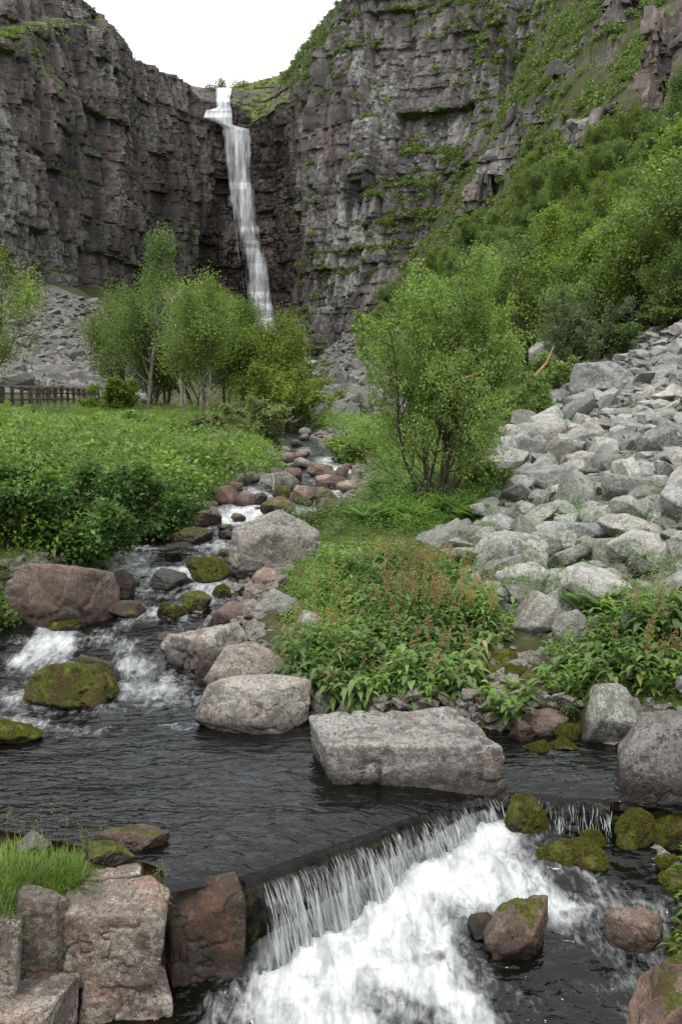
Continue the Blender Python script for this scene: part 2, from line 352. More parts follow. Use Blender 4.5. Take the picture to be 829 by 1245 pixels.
def fall_mat(name, su, sv, lo, hi, under=True, wc=(0.70, 0.72, 0.74)):
    t = NT(name); uv = t.n('ShaderNodeTexCoord').outputs['UV']
    n = t.math('ADD', t.math('MULTIPLY', t.noise(1, 6, 0.68, t.map(uv, (su, sv, 1)), 0.3), 0.75), t.math('MULTIPLY', t.noise(1, 4, 0.6, t.map(uv, (su * .28, sv * .5, 1)), 0.2), 0.45))
    ff = t.rng(t.math('ADD', n, t.attr('foam')), lo, hi)
    white = t.pbsdf(wc, 0.5, None, 0.3)
    tr = t.n('ShaderNodeBsdfTransparent'); tr.inputs[0].default_value = (0.75, 0.78, 0.74, 1)
    if under:
        gl = t.n('ShaderNodeBsdfGlossy'); gl.inputs['Roughness'].default_value = 0.12
        b = t.bump(n, 0.7, 0.03); t.l(b, gl.inputs['Normal'])
        fr = t.n('ShaderNodeFresnel'); fr.inputs['IOR'].default_value = 1.33; t.l(b, fr.inputs['Normal'])
        base = t.mixsh(fr.outputs[0], tr.outputs[0], gl.outputs[0])
    else: base = tr.outputs[0]
    return t.shade(t.mixsh(ff, base, white))
M['cascade'] = fall_mat('cascade_water', 24, 1.2, 0.74, 1.24, True, (0.54, 0.56, 0.58))
M['bigfall'] = fall_mat('far_fall_water', 0.7, 0.05, 0.42, 1.0, False, (0.72, 0.74, 0.77))
def spray_mat(name, c, op):
    t = NT(name)
    tr = t.n('ShaderNodeBsdfTranslucent'); tr.inputs[0].default_value = (*c, 1)
    sh = t.mixsh(0.35, t.pbsdf(c, 0.35, None, 0.5), tr.outputs[0])
    if op < 1:
        tp = t.n('ShaderNodeBsdfTransparent'); sh = t.mixsh(op, tp.outputs[0], sh)
    return t.shade(sh)
M['spray'] = spray_mat('white_spray', (0.58, 0.60, 0.61), 0.7)
M['spray_far'] = spray_mat('far_spray', (0.60, 0.62, 0.64), 0.35)
# ------------------------------------------------------------------ terrain
GP = [  # px, py, depth: bare ground
 (-500,500,22),(-300,480,60),(-300,420,140),(-300,340,250),(-600,600,12),(-400,1000,7),
 (0,526,32),(-100,524,32),(0,478,60),(0,455,95),(0,410,145),(0,362,200),(-150,380,180),(-150,460,70),
 (150,512,42),(80,524,34),(150,530,30),(150,565,23),(150,600,18.8),(150,648,16),(150,486,62),(150,462,105),(150,420,165),(150,385,225),(150,350,280),
 (50,620,15.5),(50,680,13.2),(0,600,15.5),(0,700,12.5),(-100,640,14),
 (250,510,42),(250,540,29),(250,580,22.5),(250,612,19),(250,490,60),(250,460,130),(250,425,230),(250,410,300),
 (330,525,40),(330,500,60),(330,470,110),(330,445,200),(330,425,300),
 (380,505,60),(385,480,105),(380,445,220),(380,432,300),
 (440,500,62),(440,470,100),(440,430,160),(440,400,225),
 (500,500,62),(500,470,78),(500,400,145),(500,330,208),
 (600,500,42),(600,465,62),(600,400,100),(600,300,145),(600,180,195),
 (700,440,58),(700,405,68),(700,300,92),(700,200,118),(700,90,150),(700,-20,185),
 (829,420,40),(829,370,50),(829,300,66),(829,200,86),(829,100,110),(829,0,140),(829,-120,190),
 (1000,380,36),(1000,200,60),(1000,0,100),(1000,-200,160),(1250,200,50),(1250,-300,130),
 (420,565,26),(440,540,34),(440,600,19.5),(520,622,16.8),(520,560,27),(480,650,14.8),(400,680,13.4),(450,740,11.5),
 (340,720,12.4),(350,800,10.4),(400,868,9.0),(480,862,9.1),(560,862,9.15),(600,790,10.3),(600,720,11.9),(600,660,14),
 (650,880,8.8),(700,900,8.5),(700,820,9.7),(750,765,10.3),(829,845,8.8),(829,745,10.3),(829,660,12.4),(700,680,12.7),
 (620,560,21),(700,560,20),(829,560,17.5),(700,500,30),(640,500,36),(829,490,26),(760,450,40),
 (1000,900,8),(1000,700,10),(1000,500,20),(1250,700,9),(900,1050,6.6),(900,1245,5.3),(1100,1245,5.0),
 (0,1075,6.15),(100,1070,6.2),(200,1075,6.2),(0,1245,5.0),(-200,1100,6.0),(-300,1245,5),
 (415,1245,5.5),(700,1100,6.5),(400,1000,7),(300,900,9),(150,900,9),(0,900,9),(100,800,10.6),(200,760,12),(200,700,13.8)]
GP = np.array(GP, float)
_u, _w = ray(GP[:, 0], GP[:, 1]); TU, TV = 4.0, 1.0
TX = np.stack([_u * TU, np.log(GP[:, 2]) * TV], 1)
def _phi(r2): return 0.5 * r2 * np.log(r2 + 1e-12)
n_ = len(TX)
_A = np.zeros((n_ + 3, n_ + 3)); _d2 = ((TX[:, None] - TX[None]) ** 2).sum(-1)
_A[:n_, :n_] = _phi(_d2) + np.eye(n_) * 2e-3
_A[:n_, n_:] = np.c_[np.ones(n_), TX]; _A[n_:, :n_] = _A[:n_, n_:].T
TC = np.linalg.solve(_A, np.r_[_w, 0, 0, 0])
def tps(u, v):
    u = np.clip(u, -1.1, 1.1); v = np.clip(v, math.log(4.6), math.log(345))
    q = np.stack([np.ravel(u) * TU, np.ravel(v) * TV], 1); out = np.empty(len(q))
    for i in range(0, len(q), 20000):
        s = q[i:i + 20000]; d2 = ((s[:, None] - TX[None]) ** 2).sum(-1)
        out[i:i + 20000] = _phi(d2) @ TC[:n_] + TC[n_] + s @ TC[n_ + 1:]
    return out.reshape(np.shape(u))
# stream level and edges
LY = np.log([5.0, 9.6, 10.4, 11.3, 12.4, 14, 16, 18, 20, 24, 28, 34, 45, 70, 120, 220, 320])
LZ = np.array([0, 0, .06, .26, .44, .68, .87, 1.0, 1.15, 1.27, 1.38, 1.6, 1.9, 2.4, 4, 10.3, 18.5])
def level(Y): return np.interp(np.log(np.maximum(Y, 1)), LY, LZ)
ED = np.array([(5.9,290,300),(6.1,290,360),(6.2,285,420),(6.4,205,600),(6.7,95,700),(7.0,-30,760),(7.5,-120,800),(8.0,-150,790),(8.4,-150,750),(8.9,-150,700),(9.1,-150,400),(9.5,-150,345),
 (10,-120,255),(10.7,-90,232),(11.3,-60,228),(12,-45,240),(12.6,60,268),(13.5,130,285),(15,120,292),(16,150,300),(17,190,395),
 (18,222,402),(19,252,408),(20,272,418),(22,300,428),(24,335,436),(27,350,434),(30,342,424),(34,322,402),(38,315,386),(45,333,366),(60,350,380),(100,365,386),(320,372,384)])
ELV = np.log(ED[:, 0]); EL = (ED[:, 1] - 414.5) / F; ER = (ED[:, 2] - 414.5) / F
def edges(Y):
    v = np.log(np.maximum(Y, 1)); return np.interp(v, ELV, EL), np.interp(v, ELV, ER)
LIP = 0.085
CREST = np.array([(-5.0, 4.7), (-1.5, 5.82), (-0.74, 6.15), (0.93, 7.48), (1.28, 7.66), (2.15, 7.47), (2.9, 7.1), (4.5, 5.5)])
def crest_d(x, y):
    """signed distance to the weir line, positive on the downstream side"""
    best = np.full(np.shape(x), 1e9); sg = np.ones(np.shape(x))
    for a, b in zip(CREST[:-1], CREST[1:]):
        t = b - a; L2 = t @ t
        k = np.clip(((x - a[0]) * t[0] + (y - a[1]) * t[1]) / L2, 0, 1)
        d = np.hypot(x - a[0] - k * t[0], y - a[1] - k * t[1])
        c = (x - a[0]) * t[1] - (y - a[1]) * t[0]
        m = d < best - 1e-9
        best = np.where(m, d, best); sg = np.where(m, np.sign(c), sg)
    return best * sg
def lower(x, y): return np.clip(-0.33 - 0.26 * (7.35 - y), -0.90, -0.18)
def terrain(x, y, detail=True):
    x = np.asarray(x, float); y = np.asarray(y, float)
    u = x / y; v = np.log(y)
    z = CAMZ + tps(u, v) * y
    far = smooth(30, 70, y)
    z = np.where((y < 8.8) & (u < -0.02), np.minimum(z, 0.06), z)
    if detail:
        hm = smooth(58, 85, y) * smooth(0.03, 0.12, u)
        mk = smooth(-0.15, 0.25, fbm(x / 17, y / 17, z / 15, 4, 61))
        for hgt, am, sd in ((7.5, 1.0, 63), (2.2, .9, 65)):
            q = z / hgt + 0.9 * fbm(x / hgt / 2.2, y / hgt / 2.2, 0, 3, sd) + 0.7 * hsh(np.floor(x / hgt / 1.1 + 0.6 * vn(y / hgt, z / hgt, 0, sd)), 0 * x, 0, sd)
            fr = q - np.floor(q)
            z = z + hm * mk * am * (smooth(.55, .95, fr) - fr) * hgt
        z = z + 0.05 * fbm(x * 1.3, y * 1.3, 0, 4, 3) * (1 - far) + far * (0.016 * y * fbm(x * .06, y * .06, 0, 5, 5))
    L = level(y); l, r = edges(y); e = np.maximum(l - u, u - r) * y
    bank = L + 0.05 + 0.25 * np.clip(e, 0, 1)
    z = np.where((e > 0) & (e < 2.0) & ((y > 8.8) | (u > 0)), np.maximum(z, bank - 0.25 * (e > 1)), z)
    k = smooth(0.0, 0.55 + 0.01 * y, e)
    dep = L - 0.07 - 0.28 * smooth(0, 0.8, -e)
    zz = np.where(y < 330, dep * (1 - k) + z * k, z)
    d = crest_d(x, y)
    low = lower(x, y) - 0.22 + 0.5 * np.clip((u - 0.345) * y, 0, 9) + 0.02 * fbm(x * 3, y * 3, 0, 3, 9)
    kk = smooth(-0.20, -0.02, d)
    zz = np.where(y < 8.5, zz * (1 - kk) + np.minimum(low, zz) * kk, zz)
    return zz
def ground_at(px, py, ymin=5.0, ymax=330):
    """walk along a photo ray until it meets the ground"""
    u, w = ray(px, py); Y = np.exp(np.linspace(math.log(ymin), math.log(ymax), 700))
    h = terrain(u * Y, Y, False); zr = CAMZ + w * Y
    i = np.argmax(h >= zr)
    return np.array([u * Y[i], Y[i], h[i]])
TALUS = [(520,668),(560,640),(600,612),(560,600),(600,540),(620,505),(650,468),(690,434),(760,414),(829,390),(1000,365),(1000,785),(829,775),(740,765),(690,785),(645,770),(620,738),(580,712)]
SCREE_L = [(-200,380),(60,352),(120,370),(170,430),(180,492),(150,486),(0,470),(-200,470)]
SCREE_C = [(345,505),(350,460),(385,440),(440,395),(480,380),(520,440),(520,500),(470,510),(430,520),(380,512)]
nv, nu = 720, 560
vv = np.linspace(math.log(4.6), math.log(345), nv)
uu = np.concatenate([np.linspace(-1.1, -0.40, 60, endpoint=False), np.linspace(-0.40, 0.40, nu - 120, endpoint=False), np.linspace(0.40, 1.1, 60)])
UU, VV = np.meshgrid(uu, vv); YY = np.exp(VV); XX = UU * YY
ZZ = terrain(XX, YY)
pX, pY = proj(XX, YY, ZZ)
_l, _r = edges(YY); _e = np.maximum(_l - UU, UU - _r) * YY
bed = np.maximum(1 - smooth(-0.1, 0.28, _e), ((crest_d(XX, YY) > -0.1) & (YY < 8.5)) * 1.0)
_pn = proj(XX, YY, CAMZ + tps(UU, VV) * YY)
_sl = np.gradient(ZZ, axis=0) / (np.gradient(YY, axis=0) + 1e-9)
stony = (inpoly(_pn[0], _pn[1], TALUS) | inpoly(_pn[0], _pn[1], SCREE_L) | inpoly(_pn[0], _pn[1], SCREE_C)).astype(float)
stony = np.maximum(stony, smooth(1.0, 1.7, _sl) * (YY > 55) * (UU > 0) * smooth(-.3, .3, fbm(XX / 3, YY / 3, ZZ / 3, 4, 77)))
g = mesh_np('ground', np.stack([XX, YY, ZZ], -1).reshape(-1, 3), grid_faces(nv, nu), M['ground'], True, {'bed': bed, 'stony': stony})
link('ground', g, kind='structure')
# the sheet under and behind everything, out to the horizon
be = mesh_np('terrain', [(-3000, -60, -1.6), (3000, -60, -1.6), (3000, 3000, -1.6), (-3000, 3000, -1.6)], np.array([[0, 1, 2, 3]]), M['ground'])
link('terrain', be, kind='structure')

# ------------------------------------------------------------------ water
FOAM = [ # px, py, rx, ry, strength
 (190,838,70,24,.40),(165,812,30,16,.42),(100,818,80,10,.24),(200,722,80,26,.20),(170,690,60,16,.16),(240,690,40,12,.26),(215,855,60,14,.35),(120,858,70,16,.3),(40,850,60,22,.45),(20,880,80,16,.42),(90,888,60,12,.4),(120,905,60,8,.2),(60,780,60,12,.3),(120,775,30,10,.3),
 (20,805,40,10,.3),(150,790,25,14,.35),(190,748,50,10,.34),(225,765,30,10,.25),(165,735,30,8,.2),(150,760,20,8,.3),
 (245,700,28,8,.25),(160,680,30,8,.15),(260,665,34,10,.4),(235,640,30,7,.4),(285,630,26,8,.45),(250,678,30,6,.3),(180,665,30,5,.2),
 (366,632,22,16,.8),(352,648,20,8,.5),(300,622,40,9,.5),(255,628,30,8,.4),(410,575,22,12,.6),(398,562,18,8,.5),(412,598,20,8,.5),(310,600,30,8,.35),(200,700,30,8,.3),(215,640,24,8,.35),(175,715,30,8,.3),(330,612,40,8,.3),(280,645,30,8,.3),(395,585,20,8,.4),(370,548,14,6,.4),(345,536,16,4,.25),(360,520,12,3,.4),(378,437,10,7,1.0),
 (330,830,18,10,.2),(700,930,40,10,.08),(755,975,16,8,.35),(640,925,40,8,.05),(430,975,90,10,.05),(210,885,40,8,.3)]
def foam_at(px, py):
    f = np.zeros(np.shape(px))
    for a, b, rx, ry, s in FOAM:
        f = np.maximum(f, s * np.exp(-(((px - a) / rx) ** 2 + ((py - b) / ry) ** 2) * 0.8)) + 0.12 * s * np.exp(-(((px - a) / rx) ** 2 + ((py - b) / ry) ** 2) * 0.3)
    return f
Yr = np.concatenate([np.linspace(5.95, 10.6, 520), np.exp(np.linspace(math.log(10.62), math.log(70), 420)), np.exp(np.linspace(math.log(71), math.log(325), 80))])
nr, ncw = len(Yr), 330
l, r = edges(Yr); t = np.linspace(0, 1, ncw)
Uw = (l - 0.5 / Yr)[:, None] + (r - l + 1.0 / Yr)[:, None] * t[None]
Yw = np.repeat(Yr[:, None], ncw, 1); Xw = Uw * Yw
d = crest_d(Xw, Yw)
Zw = level(Yw) + 0 * Xw
pxw, pyw = proj(Xw, Yw, Zw); fo = foam_at(pxw, pyw)
slope = np.gradient(level(Yr), Yr)[:, None] + 0 * Xw
turb = np.clip(fo * 1.3 + slope * 1.2, 0, 1.2)
rip = 0.012 * fbm(Xw * 3.4, Yw * 8, 0, 4, 21) + 0.016 * vn(Xw * 1.1, Yw * 2.6, 0, 23)
calm = (0.3 + 0.7 * smooth(-100, 330, pxw)) * (0.55 + 1.3 * smooth(-.25, .3, fbm(Xw * .9, Yw * 1.6, 0, 3, 29)))
Zw = Zw + np.where(Yw < 80, rip * calm + turb * (0.085 * fbm(Xw * 2.6, Yw * 2.2, 0, 4, 25) + 0.03 * fbm(Xw * 9, Yw * 8, 0, 3, 27)), 0.5)
lipf = np.clip(1 + d / 0.50, 0, 1) ** 2.4
rlip = np.clip(1 + d / 0.55, 0, 1) ** 1.6 * .85
Zw = Zw * (1 - rlip) + (-LIP) * lipf + 0.006 * fbm(Xw * 9, Yw * 9, 0, 3, 91) * rlip
snap = d > 0
# pull the downstream vertices back to the crest
eps = 1e-3
gx = (crest_d(Xw + eps, Yw) - d) / eps; gy = (crest_d(Xw, Yw + eps) - d) / eps
dd = np.where(snap, d, 0); Xw = Xw - dd * gx; Yw2 = Yw - dd * gy
fs = grid_faces(nr, ncw); fs = fs[~(d.ravel()[fs] > 0.0).all(1)]
# flow streaks: long thin white threads where the water is fast
fo = fo + slope * 0.16 - 0.02 + 0.09 * smooth(10.2, 11.5, Yw) * smooth(40, 22, Yw) + 0.34 * smooth(10.1, 11, Yw) * smooth(34, 20, Yw) * smooth(.02, .34, fbm(Xw * 1.2, Yw * 0.8, 0, 4, 93)) * np.clip(slope * 6, .3, 1)
V, fs, A_ = compact(np.stack([Xw, Yw2, Zw], -1).reshape(-1, 3), fs, {'foam': fo})
link('stream_water', mesh_np('stream_water', V, fs, M['water'], True, A_), kind='structure')
# lower pool
xs = np.arange(-2.4, 3.6, 0.0125); ys = np.arange(4.6, 7.75, 0.0125)
Xl, Yl = np.meshgrid(xs, ys); dl = crest_d(Xl, Yl); Zl = lower(Xl, Yl)
pxl, pyl = proj(Xl, Yl, Zl)
POOLF = [(290,1165),(345,1120),(440,1075),(540,1030),(600,1000),(640,1020),(690,1060),(735,1095),(690,1108),(620,1095),(590,1120),(560,1165),(600,1200),(640,1245),(700,1420),(150,1420),(215,1245)]
def soft_poly(px, py, poly, w):
    s = np.zeros(np.shape(px))
    for a in np.linspace(0, 2 * math.pi, 10, endpoint=False):
        for q in (0.5, 1.0): s = s + inpoly(px + w * q * math.cos(a), py + w * q * math.sin(a), poly)
    return s / 20
wob = 20 * fbm(Xl * 2.2, Yl * 2.2, 0, 4, 31)
fl = soft_poly(pxl + wob, pyl + wob, POOLF, 46)
core = np.exp(-np.clip(dl, 0, 9) / 0.75) * smooth(285, 340, pxl) * smooth(640, 580, pxl)
fl = 0.40 * smooth(0.05, 0.95, fl) * (1 - .30 * smooth(1140, 1260, pyl)) + 0.36 * core + 0.30 * np.exp(-(((pxl - 690) / 26) ** 2 + ((pyl - 1003) / 9) ** 2)) + 0.32 * np.exp(-(((pxl - 620) / 30) ** 2 + ((pyl - 1012) / 12) ** 2)) + 0.3 * np.exp(-(((pxl - 755) / 20) ** 2 + ((pyl - 990) / 8) ** 2)) + 0.16 * np.exp(-(((pxl - 690) / 90) ** 2 + ((pyl - 1105) / 20) ** 2)) + 0.17
ca, sa = 0.78, 0.62; al = Xl * ca - Yl * sa; ac = Xl * sa + Yl * ca
hole = np.clip(fbm(al * 1.0, ac * 3.0, 2.0, 5, 41) * 0.8 + .02, -0.34, 0.18) * smooth(0.2, 0.9, dl)
fl = fl + hole
bub = fbm(Xl * 3.5, Yl * 3.5, 0, 5, 33)
Zl = Zl + np.clip(fl, 0, 1) * (0.050 * bub + 0.018 * fbm(Xl * 15, Yl * 15, 0, 4, 35)) + 0.03 * core * (0.6 + 0.8 * np.abs(fbm(Xl * 5, Yl * 5, 0, 4, 37))) * np.exp(-np.clip(dl - .08, 0, 9) / 0.22) + 0.030 * fbm(Xl * 3, Yl * 4, 0, 4, 39) + 0.014 * vn(Xl * 7, Yl * 8, 0, 38) + 0.006 * vn(Xl * 15, Yl * 17, 0, 36)
keep = (dl > -0.03) & (Xl / Yl < 0.42)
V, fs, A_ = compact(np.stack([Xl, Yl, Zl], -1).reshape(-1, 3), grid_faces(len(ys), len(xs), keep), {'foam': fl})
link('pool_water', mesh_np('pool_water', V, fs, M['water'], True, A_), kind='structure')

# cascade over the weir
def crest_pt(s):
    seg = np.linalg.norm(np.diff(CREST[2:7], axis=0), axis=1); cs = np.r_[0, np.cumsum(seg)]
    return np.interp(s, cs, CREST[2:7, 0]), np.interp(s, cs, CREST[2:7, 1]), cs
_, _, CS = crest_pt(0.0)
def crest_frame(s):
    x, y, _ = crest_pt(s); x2, y2, _ = crest_pt(np.clip(s + 0.08, 0, CS[-1])); x1, y1, _ = crest_pt(np.clip(s - 0.08, 0, CS[-1]))
    tx, ty = x2 - x1, y2 - y1; n = np.hypot(tx, ty) + 1e-9
    return x, y, ty / n, -tx / n
def fall_pos(s, f, off):
    x, y, nx, ny = crest_frame(s)
    bx, by = x + nx * .15, y + ny * .15
    drop = -lower(bx, by) + 0.05
    reach = (0.04 + 0.30 * drop) * (1 + 0.40 * fbm(s * 2.6, 0 * s, 0, 3, 52))
    o = reach * np.clip(f, 0, 1) ** .62 + off * np.clip(f * 5, 0, 1)
    return x + nx * o, y + ny * o, -LIP - (drop - LIP) * np.clip(f, 0, 2) ** 1.1, drop
S_MAX = CS[2] + 0.86
ns, nf = 760, 70
Sg, Fg = np.meshgrid(np.linspace(0.0, S_MAX, ns), np.linspace(0, 1, nf), indexing='ij')
st = fbm(Sg * 17, Fg * 1.2, 0, 5, 51); st2 = vn(Sg * 60, Fg * 3, 0, 53)
thin = smooth(0.36, 0.05, Sg)                       # mossy left end, hardly any water
off = 0.050 * st + 0.010 * st2 + 0.012 * fbm(Sg * 5, Fg * 2, 0, 3, 55)
x, y, z, dr = fall_pos(Sg, Fg, off)
fo = -0.24 + 0.30 * smooth(0.0, 0.45, Fg) + 0.12 * Fg - 0.22 * smooth(0.16, 0, Fg) + smooth(0, .22, Fg) * (0.62 * st + 0.12 * st2) + smooth(0, .22, Fg) * 0.45 * fbm(Sg * 3.5, Fg * 1.5, 3.0, 3, 57) * (1 - .6 * Fg) - 0.45 * thin - 0.22 * smooth(CS[1], CS[1] + .1, Sg)
keep = ~((thin > 0.35) & (st < 0.12))
V, fs, A_ = compact(np.stack([x, y, z], -1).reshape(-1, 3), grid_faces(ns, nf, keep), {'foam': fo})
uvw = np.stack([Sg, Fg], -1).reshape(-1, 2)
uvw = uvw[np.isin(np.arange(len(uvw)), np.unique(grid_faces(ns, nf, keep)))]
casc = link('cascade', mesh_np('cascade', V, fs, M['cascade'], True, A_, uvw), label='low sheet of white water spilling over the stone weir in the foreground', cat='waterfall')
rng = np.random.default_rng(5)
def strands(N, nseg=9):
    sx = np.where(rng.random(N) < 0.88, rng.uniform(0.22, CS[1] + .02, N), rng.uniform(CS[1], S_MAX, N))
    dens = 0.5 + 0.5 * fbm(sx * 6, 0 * sx, 0, 3, 61) / 0.5
    f0 = np.clip(rng.beta(1.6, 1.7, N) - .25 * fbm(sx * 5, 0 * sx, 0, 3, 62), .12, .92); ln = rng.uniform(0.12, 0.6, N); f1 = np.minimum(f0 + ln, 1.02)
    wdt = rng.uniform(0.0012, 0.0042, N) * (0.6 + 0.8 * dens.clip(0, 1)); of = np.abs(rng.normal(0.008, 0.014, N)); dx = rng.normal(0.02, 0.045, N)
    k = np.linspace(0, 1, nseg)[None]
    f = f0[:, None] + (f1 - f0)[:, None] * k
    of = np.minimum(of, .03)
    wob_ = 0.008 * vn(sx[:, None] * 50 + 0 * k, f * 7, 0, 63)
    s = sx[:, None] + dx[:, None] * (f - f0[:, None]) + wob_
    x, y, z, _ = fall_pos(s, f, of[:, None] + 0.012 * k)
    w = wdt[:, None] * np.sin(np.pi * (0.08 + 0.86 * k)) * (0.7 + 0.5 * vn(sx[:, None] * 90, f * 16, 0, 65))
    _, _, nx, ny = crest_frame(s)
    tx, ty = -ny, nx
    Vs = np.stack([np.stack([x - tx * w, y - ty * w, z], -1), np.stack([x + nx * w * .8, y + ny * w * .8, z + w * .3], -1), np.stack([x + tx * w, y + ty * w, z], -1)], 2)  # N,nseg,3,3
    idx = np.arange(N * nseg * 3).reshape(N, nseg, 3)
    q = [np.stack([idx[:, :-1, a], idx[:, :-1, a + 1], idx[:, 1:, a + 1], idx[:, 1:, a]], -1).reshape(-1, 4) for a in (0, 1)]
    return Vs.reshape(-1, 3), np.concatenate(q)
V, fs = strands(1300)
link('white_water', mesh_np('white_water', V, fs, M['spray'], True), casc)
# droplets at the foot
N = 900; sx = rng.uniform(0.25, CS[1], N); x, y, nx, ny = crest_frame(sx); o = np.abs(rng.normal(0.10, 0.13, N))
c = np.stack([x + nx * o, y + ny * o, lower(x + nx * .2, y + ny * .2) + np.abs(rng.normal(0.05, 0.06, N))], -1)
oc = np.array([(1,0,0),(-1,0,0),(0,1,0),(0,-1,0),(0,0,1.3),(0,0,-1.3)]); of_ = np.array([(0,2,4),(2,1,4),(1,3,4),(3,0,4),(2,0,5),(1,2,5),(3,1,5),(0,3,5)])
rd = rng.uniform(0.0015, 0.0045, N)
V = (c[:, None] + oc[None] * rd[:, None, None]).reshape(-1, 3); fs = (np.arange(N)[:, None, None] * 6 + of_[None]).reshape(-1, 3)
link('droplets', mesh_np('droplets', V, fs, M['spray'], True), casc, kind='stuff')
# the ledge the water runs over
ss = np.linspace(-0.0, S_MAX + .3, 300); pr = [(-0.55, -0.50), (-0.3, -0.26), (-0.12, -0.16), (-0.03, -0.17), (0.01, -0.20), (0.02, -0.2), (0.03, -0.35), (0.05, -0.55), (0.06, -0.9)]
pr = np.array([np.interp(np.linspace(0, 8, 60), range(9), [q[i] for q in pr]) for i in (0, 1)]).T
x, y, nx, ny = crest_frame(np.clip(ss, 0, CS[-1]))
x = x[:, None] + 0 * pr[:, 0]; y = y[:, None] + 0 * x
dz = 0.075 * fbm(ss[:, None] * 4, pr[None, :, 1] * 7 + pr[None, :, 0] * 4, 0, 5, 71) - 0.03
o = pr[None, :, 0] + dz
V = np.stack([x + nx[:, None] * (o - .05), y + ny[:, None] * (o - .05), pr[None, :, 1] + 0.2 * dz - .05 + 0 * x], -1).reshape(-1, 3)
link('weir_ledge', mesh_np('weir_ledge', V, grid_faces(300, 60), M['ledge'], True, {'wet': np.ones(len(V)), 'moss': np.where(V[:, 2] > -.24, -.7, 0.05)}), label='dark mossy rock ledge behind the low sheet of falling water', cat='rock ledge')

